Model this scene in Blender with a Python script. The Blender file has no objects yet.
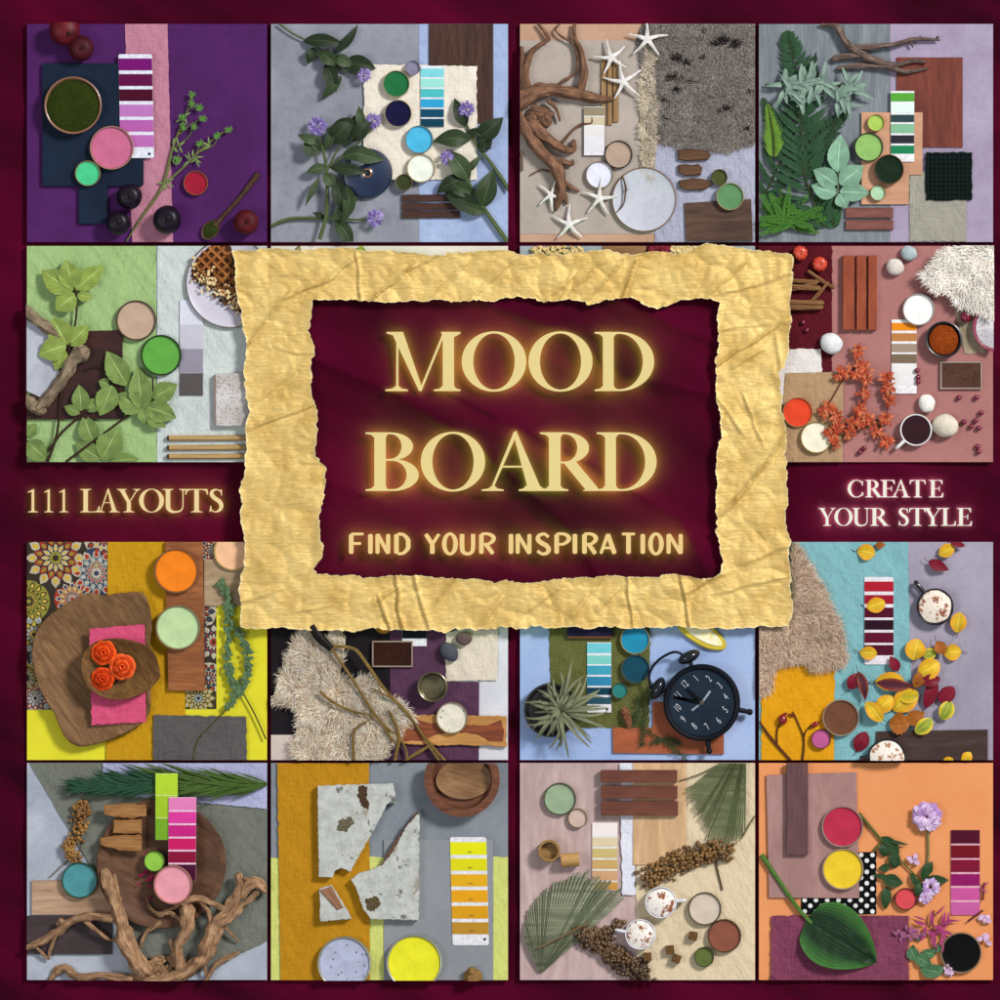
import bpy, bmesh, math, random
from mathutils import Vector, noise
PI = math.pi
S = 0.0025            # metres per picture unit of the board layout
GAIN = 1.0
R = random.Random(7)
scene = bpy.context.scene
col = scene.collection
FR = {'ox': 0.0, 'oy': 0.0, 'k': 1.0, 'clip': None}
LOC = {}

def frame(ox, oy, k, clip):
    FR.update(ox=ox, oy=oy, k=k, clip=clip)

def pt(u, v, w=0.0):
    k = FR['k']
    return Vector(((FR['ox'] + u * k - 500) * S, (500 - FR['oy'] - v * k) * S, w * k * S))

def nz(x, y, z=0.0):
    return noise.noise(Vector((x, y, z)))

# ------------------------------------------------------------------ materials
def lin(h, g=1.0):
    out = []
    for i in (0, 2, 4):
        c = int(h[i:i+2], 16) / 255
        c = c / 12.92 if c <= .04045 else ((c + .055) / 1.055) ** 2.4
        out.append(min(.87, c * g * GAIN))
    return tuple(out) + (1,)

def mulc(c, f):
    return tuple(min(.87, a * f) for a in c[:3]) + (1,)

MATS = {}
class NT:
    def __init__(s, name):
        s.m = bpy.data.materials.new(name); s.m.use_nodes = True
        s.t = s.m.node_tree; s.b = s.t.nodes['Principled BSDF']
    def n(s, ty, _props=None, **kw):
        o = s.t.nodes.new(ty)
        for k, v in (_props or {}).items(): setattr(o, k, v)
        for k, v in kw.items():
            key = k.replace('_', ' ')
            if key.isdigit(): key = int(key)
            s.put(o.inputs[key], v)
        return o
    def put(s, sock, v):
        if isinstance(v, bpy.types.NodeSocket): s.t.links.new(v, sock)
        elif isinstance(v, bpy.types.Node): s.t.links.new(v.outputs[0], sock)
        else: sock.default_value = v
    def coords(s, sx=1, sy=1, sz=1, rot=0):
        tc = s.n('ShaderNodeTexCoord')
        r = s.n('ShaderNodeMapping', Vector=tc.outputs['Object'], Rotation=(0, 0, rot))
        return s.n('ShaderNodeMapping', Vector=r, Scale=(sx / S, sy / S, sz / S)).outputs[0]
    def noise(s, vec, sc=1, det=4, rough=.55):
        return s.n('ShaderNodeTexNoise', Vector=vec, Scale=sc, Detail=det, Roughness=rough).outputs[0]
    def mix(s, f, a, b):
        o = s.n('ShaderNodeMix', {'data_type': 'RGBA'})
        s.put(o.inputs[0], f); s.put(o.inputs[6], a); s.put(o.inputs[7], b)
        return o.outputs[2]
    def ramp(s, f, stops):
        o = s.n('ShaderNodeValToRGB', Fac=f); e = o.color_ramp.elements
        while len(e) < len(stops): e.new(.5)
        for i, (p, c) in enumerate(stops):
            e[i].position = p; e[i].color = c if len(c) == 4 else tuple(c) + (1,)
        return o.outputs[0]
    def step(s, f, a, b):
        return s.n('ShaderNodeMapRange', Value=f, From_Min=a, From_Max=b).outputs[0]
    def math(s, op, a, b=0.0):
        o = s.n('ShaderNodeMath', {'operation': op}); s.put(o.inputs[0], a); s.put(o.inputs[1], b)
        return o.outputs[0]
    def bump(s, h, strength, dist):
        o = s.n('ShaderNodeBump', Height=h, Strength=strength, Distance=dist * S)
        s.put(s.b.inputs['Normal'], o)
    def fin(s, color, rough=.6, spec=.3, **kw):
        s.put(s.b.inputs['Base Color'], color)
        s.put(s.b.inputs['Roughness'], rough)
        s.put(s.b.inputs['Specular IOR Level'], spec)
        for k, v in kw.items(): s.put(s.b.inputs[k.replace('_', ' ')], v)
        return s.m

def mat(kind, c1, c2=None, **p):
    key = (kind, c1, c2, tuple(sorted(p.items())))
    if key in MATS: return MATS[key]
    t = NT(kind + '_' + c1)
    a = lin(c1); b = lin(c2) if c2 else mulc(a, p.get('var', .78))
    rot = p.get('rot', 0)
    if kind == 'plain':
        v = t.coords(); n = t.noise(v, 1 / p.get('sc', 18.), 5)
        n2 = t.noise(v, p.get('fine', .8), 2)
        m = t.fin(t.mix(t.step(n, .3, .7), a, b), p.get('rough', .55), p.get('spec', .15))
        t.bump(n2, p.get('bump', .25), p.get('dist', .4))
    elif kind == 'paint':
        v = t.coords(); n = t.noise(v, .06, 3)
        n2 = t.noise(t.coords(.25, 1.1, 1, .5), .35, 2)
        m = t.fin(t.mix(t.step(n, .35, .7), a, mulc(a, .84)), p.get('rough', .4), .16)
        t.bump(t.math('ADD', n2, t.math('MULTIPLY', n, 5.)), .35, .5)
    elif kind == 'linen':
        f = p.get('fine', .9)
        h = t.noise(t.coords(.08 * f, 1.3 * f, 1), 1, 3); w = t.noise(t.coords(1.3 * f, .08 * f, 1), 1, 3)
        s_ = t.math('ADD', h, w)
        big = t.noise(t.coords(), .035, 4)
        c = t.mix(t.step(s_, .75, 1.25), b, a)
        c = t.mix(t.math('MULTIPLY', t.step(big, .35, .7), p.get('mottle', .3)), c, mulc(a, 1.15))
        m = t.fin(c, .9, .1)
        wr = t.noise(t.coords(.018, .07, 1, p.get('wang', .9)), 1, 3, .5); wr2 = t.noise(t.coords(.07, .03, 1, .3), 1, 3, .6)
        t.bump(t.math('ADD', s_, t.math('MULTIPLY', t.math('ADD', wr, wr2), 7.)), p.get('bump', .6) * .5 + .45, .5)
    elif kind == 'wood':
        L = p.get('grain', 1.)
        v = t.coords(.035, .55 * L, .55 * L, rot)
        n = t.noise(v, 1, 5, .65); n2 = t.noise(t.coords(.012, .16 * L, .16, rot), 1, 3)
        c = t.mix(t.step(n, .32, .68), a, b)
        c = t.mix(t.math('MULTIPLY', t.step(n2, .4, .66), .6), c, mulc(b, .8) if c2 else mulc(a, .6))
        m = t.fin(c, p.get('rough', .55), .25)
        t.bump(n, .5, .7)
    elif kind == 'stone':
        v = t.coords(); n = t.noise(v, 1 / p.get('sc', 30.), 8, .62); n2 = t.noise(v, .5, 4)
        c = t.mix(t.step(n, .38, .64), a, b)
        vo = t.n('ShaderNodeTexVoronoi', Vector=v, Scale=p.get('vsc', .28))
        dots = t.step(vo.outputs['Distance'], p.get('dot', .1), p.get('dot', .1) + .08)
        c = t.mix(dots, mulc(b, .5), c)
        m = t.fin(c, p.get('rough', .7), .3)
        t.bump(t.math('ADD', n2, n), p.get('bump', .5), .8)
    elif kind == 'wall':
        v = t.coords(); n = t.noise(v, 1 / p.get('sc', 45.), 8, .66); n2 = t.noise(v, .3, 5)
        n3 = t.noise(v, .16, 6, .7)
        wc = t.mix(t.step(n, .33, .66), a, b); wc = t.mix(t.math('MULTIPLY', t.step(n3, .52, .7), p.get('scuff', .3)), wc, mulc(b, .72))
        m = t.fin(wc, p.get('rough', .6), .12)
        t.bump(n2, .3, .5)
    elif kind == 'bark':
        uv = t.n('ShaderNodeTexCoord').outputs['UV']
        mp = t.n('ShaderNodeMapping', Vector=uv, Scale=(p.get('ul', 1.1), 14, 1)).outputs[0]
        n = t.noise(mp, 1, 6, .65); n2 = t.noise(t.coords(), .12, 4)
        c = t.mix(t.step(n, .35, .65), a, b)
        c = t.mix(t.math('MULTIPLY', t.step(n2, .4, .7), .5), c, mulc(b, .7))
        m = t.fin(c, .75, .2)
        n5 = t.noise(t.n('ShaderNodeMapping', Vector=uv, Scale=(.5, 22, 1)).outputs[0], 1, 4, .7)
        t.put(t.b.inputs['Base Color'], t.mix(t.math('MULTIPLY', t.step(n5, .58, .68), .75), c, mulc(b, .35)))
        t.bump(t.math('SUBTRACT', n, t.math('MULTIPLY', t.step(n5, .56, .7), .5)), 1., 2.6)
    elif kind == 'leaf':
        uv = t.n('ShaderNodeTexCoord').outputs['UV']
        sp = t.n('ShaderNodeSeparateXYZ', Vector=uv)
        d = t.math('ABSOLUTE', t.math('SUBTRACT', sp.outputs[1], .5))
        q = t.math('SUBTRACT', t.math('MULTIPLY', sp.outputs[0], p.get('veins', 9.)), t.math('MULTIPLY', d, p.get('vslope', 5.)))
        if p.get('long'): q = t.math('MULTIPLY', d, p['long'])
        fr = t.math('ABSOLUTE', t.math('SUBTRACT', t.math('FRACT', q), .5))
        side = t.math('SUBTRACT', 1., t.step(fr, 0, .13)); mid = t.math('SUBTRACT', 1., t.step(d, .012, .045))
        ve = t.math('MAXIMUM', t.math('MULTIPLY', side, p.get('vs', .45)), mid)
        n = t.noise(t.coords(), .11, 4)
        c = t.mix(t.step(n, .3, .7), a, mulc(a, .6))
        c = t.mix(t.math('MULTIPLY', t.n('ShaderNodeObjectInfo').outputs['Random'], .45), c, mulc(a, .5))
        if p.get('edge'): c = t.mix(t.step(d, .22, .46), c, lin(p['edge']))
        c = t.mix(t.math('MULTIPLY', ve, .75), c, b)
        c = t.mix(t.math('MULTIPLY', t.step(t.noise(t.coords(), .45, 3, .7), .66, .72), .5), c, mulc(a, .4))
        m = t.fin(c, p.get('rough', .5), .22)
        t.bump(ve, .5, .8)
    elif kind == 'fur':
        n = t.noise(t.coords(), p.get('freq', .07), 3)
        m = t.fin(t.mix(t.step(n, .35, .65), a, b), .85, .1)
    elif kind == 'fine':
        n = t.noise(t.coords(), p.get('freq', .25), 3)
        m = t.fin(t.mix(t.step(n, .35, .65), a, b), p.get('rough', .5), p.get('spec', .12), Metallic=p.get('metal', 0.))
    elif kind == 'check':
        v = t.coords(); sp = t.n('ShaderNodeSeparateXYZ', Vector=v)
        P = p.get('per', 6.)
        fx = t.math('GREATER_THAN', t.math('FRACT', t.math('DIVIDE', sp.outputs[0], P)), .5)
        fy = t.math('GREATER_THAN', t.math('FRACT', t.math('DIVIDE', sp.outputs[1], P)), .5)
        m = t.fin(t.mix(t.math('MULTIPLY', t.math('ADD', fx, fy), .5), a, b), .9, .1)
        t.bump(t.noise(v, 1.2, 2), .5, .5)
    elif kind == 'dots':
        v = t.coords(); sp = t.n('ShaderNodeSeparateXYZ', Vector=v)
        P = p['per']
        x = t.math('DIVIDE', t.math('ADD', sp.outputs[0], sp.outputs[1]), P)
        y = t.math('DIVIDE', t.math('SUBTRACT', sp.outputs[0], sp.outputs[1]), P)
        dx = t.math('SUBTRACT', t.math('FRACT', x), .5); dy = t.math('SUBTRACT', t.math('FRACT', y), .5)
        d = t.math('SQRT', t.math('ADD', t.math('MULTIPLY', dx, dx), t.math('MULTIPLY', dy, dy)))
        m = t.fin(t.mix(t.step(d, .26, .3), a, b), .8, .1)
    elif kind == 'terrazzo':
        v = t.coords(); n = t.noise(v, .1, 7, .65)
        c = t.mix(t.step(n, .38, .62), a, b)
        vo = t.n('ShaderNodeTexVoronoi', Vector=v, Scale=.075)
        n3 = t.noise(v, .045, 3, .5)
        c = t.mix(t.math('MULTIPLY', t.step(n3, .66, .7), .8), c, lin('8f8676'))
        n4 = t.noise(t.coords(1, 1, 1, 1.2), .06, 6, .7)
        c = t.mix(t.math('MULTIPLY', t.step(n4, .62, .66), .8), c, lin('3f4038'))
        m = t.fin(c, .6, .3)
        t.bump(t.math('ADD', n, t.noise(v, .5, 4)), .7, 1.)
    elif kind == 'foam':
        v = t.coords(); n = t.noise(v, p.get('sc', .16), 5, .6)
        m = t.fin(t.mix(t.step(n, p.get('lo', .54), p.get('lo', .54) + .08), a, b), .5, .3)
        t.bump(t.noise(v, .5, 4), .5, 1.)
    elif kind == 'grain':
        v = t.coords(); vo = t.n('ShaderNodeTexVoronoi', Vector=v, Scale=p.get('vsc', 1.1))
        n = t.noise(v, .1, 4)
        c = t.mix(t.step(vo.outputs['Distance'], 0, .8), a, b)
        c = t.mix(t.math('MULTIPLY', t.step(n, .4, .65), .6), c, mulc(a, .55))
        m = t.fin(c, .9, .1)
        t.bump(t.math('ADD', t.math('MULTIPLY', vo.outputs['Distance'], -1.), t.noise(v, .35, 3)), 1., 1.6)
    elif kind == 'glow':
        m = t.fin((0, 0, 0, 1), .5, .0, Emission_Color=a, Emission_Strength=p['e'])
        t.m.name = 'lit_letter'
    elif kind == 'glass':
        m = t.fin((1, 1, 1, 1), .05, .5, Transmission_Weight=1., IOR=1.45)
    elif kind == 'gloss':
        v = t.coords(); n = t.noise(v, .05, 4)
        m = t.fin(t.mix(t.step(n, .35, .7), a, b), p.get('rough', .25), p.get('spec', .5), Coat_Weight=p.get('coat', .3), Metallic=p.get('metal', 0.))
    MATS[key] = m
    return m

# ------------------------------------------------------------------ geometry
def cat_rom(pts, n=6):
    if len(pts) < 3: 
        n = max(n, 4)
        return [tuple(a + (b - a) * i / n for a, b in zip(pts[0], pts[1])) for i in range(n + 1)]
    P = [pts[0]] + list(pts) + [pts[-1]]; out = []
    for i in range(1, len(P) - 2):
        for j in range(n):
            t = j / n; q = []
            for a, b, c, d in zip(P[i-1], P[i], P[i+1], P[i+2]):
                q.append(.5 * (2*b + (c-a)*t + (2*a-5*b+4*c-d)*t*t + (3*b-a-3*c+d)*t**3))
            out.append(tuple(q))
    out.append(tuple(P[-2]))
    return out

def wob(poly, amp, step=12, seed=0, freq=.05):
    out = []; n = len(poly)
    for i in range(n):
        a, b = poly[i], poly[(i+1) % n]
        L = math.dist(a, b); m = max(1, int(L / step))
        nx, ny = (b[1]-a[1]) / (L or 1), -(b[0]-a[0]) / (L or 1)
        for j in range(m):
            x = a[0] + (b[0]-a[0]) * j / m; y = a[1] + (b[1]-a[1]) * j / m
            d = amp * (nz(x * freq, y * freq, seed) + .5 * nz(x * freq * 3.1, y * freq * 3.1, seed + 5)) * (0.3 if j == 0 else 1)
            out.append((x + nx * d, y + ny * d))
    return out

def smooth_poly(poly, n=5):
    P = list(poly); L = len(P); out = []
    for i in range(L):
        p0, p1, p2, p3 = P[i-1], P[i], P[(i+1) % L], P[(i+2) % L]
        for j in range(n):
            t = j / n
            out.append(tuple(.5 * (2*b + (c-a)*t + (2*a-5*b+4*c-d)*t*t + (3*b-a-3*c+d)*t**3) for a, b, c, d in zip(p0, p1, p2, p3)))
    return out

def round_rect(x0, y0, x1, y1, r, n=4):
    out = []
    for cx, cy, a0 in ((x1-r, y0+r, -90), (x1-r, y1-r, 0), (x0+r, y1-r, 90), (x0+r, y0+r, 180)):
        for i in range(n + 1):
            a = math.radians(a0 + 90 * i / n); out.append((cx + r * math.cos(a), cy + r * math.sin(a)))
    return out

def inset(poly, d):
    n = len(poly); A = sum(poly[i][0]*poly[(i+1) % n][1] - poly[(i+1) % n][0]*poly[i][1] for i in range(n))
    sg = 1 if A > 0 else -1; out = []
    for i in range(n):
        a, b, c = poly[i-1], poly[i], poly[(i+1) % n]
        n1 = (-(b[1]-a[1]), b[0]-a[0]); n2 = (-(c[1]-b[1]), c[0]-b[0])
        l1 = math.hypot(*n1) or 1; l2 = math.hypot(*n2) or 1
        nx = n1[0]/l1 + n2[0]/l2; ny = n1[1]/l1 + n2[1]/l2; l = math.hypot(nx, ny) or 1
        out.append((b[0] + sg * nx / l * d, b[1] + sg * ny / l * d))
    return out

class G:
    def __init__(s): s.v = []; s.f = []; s.uv = []; s.mi = []
    def add(s, vs, fs, uvs=None, mi=0):
        o = len(s.v); s.v += [tuple(v) if len(v) == 3 else (v[0], v[1], 0) for v in vs]
        s.uv += uvs if uvs else [(0, 0)] * len(vs)
        s.f += [tuple(i + o for i in f) for f in fs]; s.mi += [mi] * len(fs)
        return s
    def prism(s, poly, z0, z1, b=1.0, mi=0):
        n = len(poly); top = inset(poly, b) if b else poly
        vs = [(x, y, z0) for x, y in poly] + [(x, y, z1 - b) for x, y in poly] + ([(x, y, z1) for x, y in top] if b else [])
        r = 3 if b else 2; fs = []
        if not b: vs = [(x, y, z0) for x, y in poly] + [(x, y, z1) for x, y in poly]
        for k in range(r - 1):
            for i in range(n): fs.append((k*n+i, k*n+(i+1) % n, (k+1)*n+(i+1) % n, (k+1)*n+i))
        fs.append(tuple(range((r-1)*n, r*n))); fs.append(tuple(range(n))[::-1])
        return s.add(vs, fs, None, mi)
    def box(s, x0, y0, x1, y1, z0, z1, b=1.0, mi=0):
        return s.prism([(x0, y0), (x1, y0), (x1, y1), (x0, y1)], z0, z1, b, mi)
    def lathe(s, x, y, prof, seg=48, mi=0, w=0, sx=1, sy=1, ang=0, ribs=0, rib=0, caps=True):
        vs = []; fs = []; n = len(prof); ca, sa = math.cos(ang), math.sin(ang)
        for i in range(seg):
            a = 2 * PI * i / seg
            rr = 1 + (rib * abs(math.cos(a * ribs / 2)) if ribs else 0)
            for r, z in prof:
                d = 1 + (w * nz(math.cos(a) * 1.5 + x, math.sin(a) * 1.5 + y, z * .02) if w else 0)
                X, Y = r * rr * d * math.cos(a) * sx, r * rr * d * math.sin(a) * sy
                vs.append((x + X * ca - Y * sa, y + X * sa + Y * ca, z))
        for i in range(seg):
            j = (i + 1) % seg
            for k in range(n - 1):
                fs.append((i*n+k, j*n+k, j*n+k+1, i*n+k+1))
        if caps and prof[-1][0] > 0: fs.append(tuple(i*n+n-1 for i in range(seg)))
        if caps and prof[0][0] > 0: fs.append(tuple(i*n for i in range(seg)))
        return s.add(vs, fs, None, mi)
    def ball(s, x, y, z, r, seg=10, sx=1, sy=1, sz=1, ang=0, mi=0, w=0):
        m = max(4, seg // 2); prof = [(max(.001, r * math.sin(PI * k / m)), z - r * sz * math.cos(PI * k / m)) for k in range(m + 1)]
        return s.lathe(x, y, prof, seg, mi, w, sx, sy, ang)
    def tube(s, pts, rad, seg=8, n=6, rough=0, mi=0, cap=True, flat=1.0):
        P = [p if len(p) == 3 else (p[0], p[1], 0) for p in pts]
        if isinstance(rad, (int, float)): rad = [rad] * len(P)
        if len(rad) != len(P): rad = [rad[0] + (rad[-1] - rad[0]) * i / (len(P) - 1) for i in range(len(P))]
        C = cat_rom([tuple(p) + (r,) for p, r in zip(P, rad)], n); vs = []; uvs = []; fs = []
        if rough:
            def endcap(a, b):
                d = Vector(a[:3]) - Vector(b[:3]); d = d.normalized() if d.length > 1e-6 else Vector((1, 0, 0)); out = []
                for q, f in ((.45, .82), (.8, .5), (.95, .12)):
                    e = Vector(a[:3]) + d * a[3] * q; out.append(tuple(e) + (a[3] * f,))
                return out
            C = endcap(C[0], C[1])[::-1] + C + endcap(C[-1], C[-2])
        for i, c in enumerate(C):
            a = Vector(C[max(0, i-1)][:3]); b = Vector(C[min(len(C)-1, i+1)][:3]); d = (b - a)
            d = d.normalized() if d.length > 1e-6 else Vector((1, 0, 0))
            sd = d.cross(Vector((0, 0, 1))); sd = sd.normalized() if sd.length > 1e-4 else Vector((1, 0, 0)); up = sd.cross(d)
            for j in range(seg):
                t = 2 * PI * j / seg; r = max(.05, c[3])
                if rough: r *= 1 + rough * (1.5 * nz(c[0] * .02 + j * .9, c[1] * .02, i * .17) + .45 * math.sin(3 * t + i * .12) + .9 * nz(c[0]*.05, c[1]*.05, 2.2))
                p = Vector(c[:3]) + sd * (r * math.cos(t)) + up * (r * math.sin(t) * flat)
                vs.append(tuple(p)); uvs.append((i / 6, j / seg))
        m = len(C)
        for i in range(m - 1):
            for j in range(seg): fs.append((i*seg+j, i*seg+(j+1) % seg, (i+1)*seg+(j+1) % seg, (i+1)*seg+j))
        if cap: fs += [tuple(range(seg)), tuple((m-1)*seg+j for j in range(seg))]
        return s.add(vs, fs, uvs, mi)
    def leaf(s, u, v, ang, L, W, z=8, arch=.12, fold=.12, shape='ovate', serr=0, mi=0, n=10, m=6, bend=0, curl=0):
        if m >= 6 and L < 300: bend += R.uniform(-14, 14); W *= R.uniform(.86, 1.06); L *= R.uniform(.93, 1.07); arch *= R.uniform(.5, 1.5)
        a = math.radians(ang); vs = []; fs = []; uvs = []
        sd = R.random() * 50; x = y = 0.0; hd = 0.0
        for i in range(n + 1):
            t = i / n
            w = {'ovate': math.sin(PI * t ** .82) ** .9, 'lance': math.sin(PI * t ** .8), 'heart': math.sin(PI * (t * .95 + .05) ** .72) ** .72,
                 'round': math.sin(PI * t) ** .6, 'strap': min(1, 6 * t) * (1 - t) ** .45}[shape] if 0 < t < 1 else (.03 if t else .08)
            w = max(w, .02) * W / 2
            if serr and i % 2 and 0 < i < n: w *= 1 + serr
            if i: hd += math.radians(bend) / n; x += L / n * math.cos(hd); y += L / n * math.sin(hd)
            for j in range(m + 1):
                q = 2 * j / m - 1
                ly = w * q; X = x - math.sin(hd) * ly; Y = y + math.cos(hd) * ly
                zz = z + arch * L * math.sin(PI * min(1, t)) + fold * abs(ly) * (1 - curl * abs(q)) + .04 * W * nz(X * .04 + sd, Y * .04) - curl * L * .1 * t * t
                vs.append((u + X * math.cos(a) - Y * math.sin(a), v + X * math.sin(a) + Y * math.cos(a), max(.4, zz)))
                uvs.append((t, (q + 1) / 2))
        for i in range(n):
            for j in range(m):
                k = i * (m + 1) + j; fs.append((k, k+1, k+m+2, k+m+1))
        return s.add(vs, fs, uvs, mi)
    def strand(s, x, y, z, ang, L, w, rise, mi=0, bend=0):
        a = ang; vs = []; X, Y = x, y
        for i in range(3):
            t = i / 3; ww = w * (1 - .25 * i) / 2
            vs += [(X - math.sin(a) * ww, Y + math.cos(a) * ww, z + rise * math.sin(t * 2.2)), (X + math.sin(a) * ww, Y - math.cos(a) * ww, z + rise * math.sin(t * 2.2))]
            X += math.cos(a) * L / 3; Y += math.sin(a) * L / 3; a += bend
        vs.append((X, Y, z + rise * .75))
        return s.add(vs, [(0, 1, 3, 2), (2, 3, 5, 4), (4, 5, 6)], None, mi)
    def grid(s, quad, nx, ny, zf, t=2.0, edge=0, seed=0, mi=0):
        A, B, C, D = quad; vs = []; fs = []
        for layer in (0, 1):
            for j in range(ny + 1):
                for i in range(nx + 1):
                    p, q = i / nx, j / ny
                    x = (A[0]*(1-p)+B[0]*p)*(1-q) + (D[0]*(1-p)+C[0]*p)*q
                    y = (A[1]*(1-p)+B[1]*p)*(1-q) + (D[1]*(1-p)+C[1]*p)*q
                    if edge:
                        if i in (0, nx): x += edge * nz(y * .05, seed, i)
                        if j in (0, ny): y += edge * nz(x * .05, seed + 3, j)
                    z = zf(x, y)
                    vs.append((x, y, z if layer == 0 else 0 if t is None else z - t))
        W = nx + 1; N = W * (ny + 1)
        for j in range(ny):
            for i in range(nx):
                k = j * W + i; fs.append((k, k+1, k+W+1, k+W)); fs.append((N+k, N+k+W, N+k+W+1, N+k+1))
        ring = [i for i in range(nx)] + [j*W+nx for j in range(ny)] + [ny*W+nx-i for i in range(nx)] + [(ny-j)*W for j in range(ny)]
        for i in range(len(ring)):
            a, b = ring[i], ring[(i+1) % len(ring)]; fs.append((a, N+a, N+b, b))
        return s.add(vs, fs, None, mi)

def mk(name, g, mats, parent=None, clip=True, cap=True, sharp=40, recalc=True):
    if not g.v: return None
    P = [pt(*v) for v in g.v]
    bm = bmesh.new(); V = [bm.verts.new(p) for p in P]; uvl = bm.loops.layers.uv.new('UVMap')
    for f, mi in zip(g.f, g.mi):
        if len(set(f)) < 3: continue
        try: F = bm.faces.new([V[i] for i in f])
        except ValueError: continue
        F.material_index = mi
        for l, i in zip(F.loops, f): l[uvl].uv = g.uv[i]
    c = FR['clip']
    if clip and c:
        x0, y0, x1, y1 = (c[0]-500)*S, (500-c[3])*S, (c[2]-500)*S, (500-c[1])*S
        for co, no, test in (((x0, 0, 0), (-1, 0, 0), min(p.x for p in P) < x0), ((x1, 0, 0), (1, 0, 0), max(p.x for p in P) > x1),
                             ((0, y0, 0), (0, -1, 0), min(p.y for p in P) < y0), ((0, y1, 0), (0, 1, 0), max(p.y for p in P) > y1)):
            if not test: continue
            r = bmesh.ops.bisect_plane(bm, geom=bm.verts[:] + bm.edges[:] + bm.faces[:], dist=1e-6, plane_co=co, plane_no=no, clear_outer=True)
            if cap:
                ed = [e for e in r['geom_cut'] if isinstance(e, bmesh.types.BMEdge) and e.is_valid]
                if ed: bmesh.ops.holes_fill(bm, edges=ed, sides=0)
    if recalc: bmesh.ops.recalc_face_normals(bm, faces=bm.faces[:])
    if not bm.faces: bm.free(); return None
    lo = [min(v.co[i] for v in bm.verts) for i in range(3)]; hi = [max(v.co[i] for v in bm.verts) for i in range(3)]
    o0 = Vector(((lo[0]+hi[0])/2, (lo[1]+hi[1])/2, lo[2]))
    for v in bm.verts: v.co -= o0
    me = bpy.data.meshes.new(name); bm.to_mesh(me); bm.free()
    for m in (mats if isinstance(mats, (list, tuple)) else [mats]): me.materials.append(m)
    me.polygons.foreach_set('use_smooth', [True] * len(me.polygons))
    me.set_sharp_from_angle(angle=math.radians(sharp))
    o = bpy.data.objects.new(name, me); col.objects.link(o)
    o.location = o0 - (LOC[parent.name] if parent else Vector((0, 0, 0)))
    if parent: o.parent = parent
    LOC[o.name] = o0
    return o

USED = set()
def tag(o, label, cat, group=None, kind=None):
    if o is None: return None
    o['kind'] = kind or 'thing'
    if kind: o['label'] = label; return o
    o['label'] = label; o['category'] = cat
    if group: o['group'] = group
    return o

def solo(name, g, m, label, cat, group=None, **kw):
    return tag(mk(name, g, m, **kw), label, cat, group)

def thing(name, u, v, label, cat, group=None, w=0):
    o = bpy.data.objects.new(name, None); col.objects.link(o)
    o.location = pt(u, v, w); LOC[o.name] = Vector(o.location); o.empty_display_size = .02
    return tag(o, label, cat, group)

# ------------------------------------------------------------------ kinds of things
POTS = 'round paint pots laid out on the boards'
def pot(u, v, r, paint, label, rim='c4a67c', h=20, w=0, speck=False, metal=.55, rough=.42, paintmat=None):
    t = thing('paint_pot', u, v, label, 'paint pot', POTS, w)
    e = max(1.5, r * .062)
    g = G().lathe(u, v, [(r*.93, w), (r, w+1), (r, w+h-2), (r-e*.2, w+h), (r-e*.8, w+h), (r-e*1.1, w+h-1.5), (r-e*1.25, w+h-10), (r*.3, w+h-10)], 56)
    mk('tin', g, mat('gloss', rim, rough=.35, metal=metal, coat=.1), t)
    prof = [(r-e*1.22, w+h-9), (r-e*1.3, w+h-7.2), (r-e*2.2, w+h-7.8), (r*.5, w+h-8.1), (r*.02, w+h-8)]
    mk('paint', G().lathe(u, v, prof, 56, 0, .004), paintmat or (mat('stone', paint, dot=.16, vsc=.16, sc=14.) if speck else mat('paint', paint, rough=rough)), t)
    return t

CARDS = 'paint colour cards on the boards'
def card(u0, v0, u1, v1, chips, label, white='e6e6ec', skew=0, w=3, rnd=3, mark=None, text=False):
    t = thing('colour_card', (u0+u1)/2, (v0+v1)/2, label, 'colour card', CARDS, w)
    sk = lambda p: [(x + skew * (y - v0), y) for x, y in p]
    mk('card', G().prism(sk(round_rect(u0, v0, u1, v1, rnd)), w, w+2.2, .5), mat('fine', white, rough=.5), t)
    for a, b, c in chips:
        CH = mk('colour_chip', G().prism(sk([(u0+.4, a), (u1-.4, a), (u1-.4, b), (u0+.4, b)]), w+2.2, w+2.7, .1), mat('fine', c, var=.93, freq=.05, rough=.45), t)
        if CH: CH = CH.name
        if text and CH:
            x = (u0+u1)/2 + 5; t0 = t; t = bpy.data.objects[CH]
            mk('printed_code', G().prism(sk([(x-9, b-13), (x+9, b-13), (x+9, b-10), (x-9, b-10)]), w+2.7, w+2.9, 0), mat('fine', '55503a'), t); t = t0
    if mark:
        mk('punched_hole', G().lathe(mark[0], mark[1], [(5.5, w+2.25), (5.5, w+2.6), (.1, w+2.6)], 16), mat('fine', '15151c'), t)
    return t

def sheet(name, quad, m, label, cat, w=0, t=2, b=.6, group=None, wobble=0, rnd=0):
    if len(quad) == 4 and not isinstance(quad[0], tuple): x0, y0, x1, y1 = quad; quad = [(x0, y0), (x1, y0), (x1, y1), (x0, y1)]
    if rnd: quad = smooth_poly(quad, 3) if rnd < 0 else quad
    if wobble: quad = wob(quad, wobble, 10, quad[0][0])
    return solo(name, G().prism(quad, w, w+t, b), m, label, cat, group)

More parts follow.
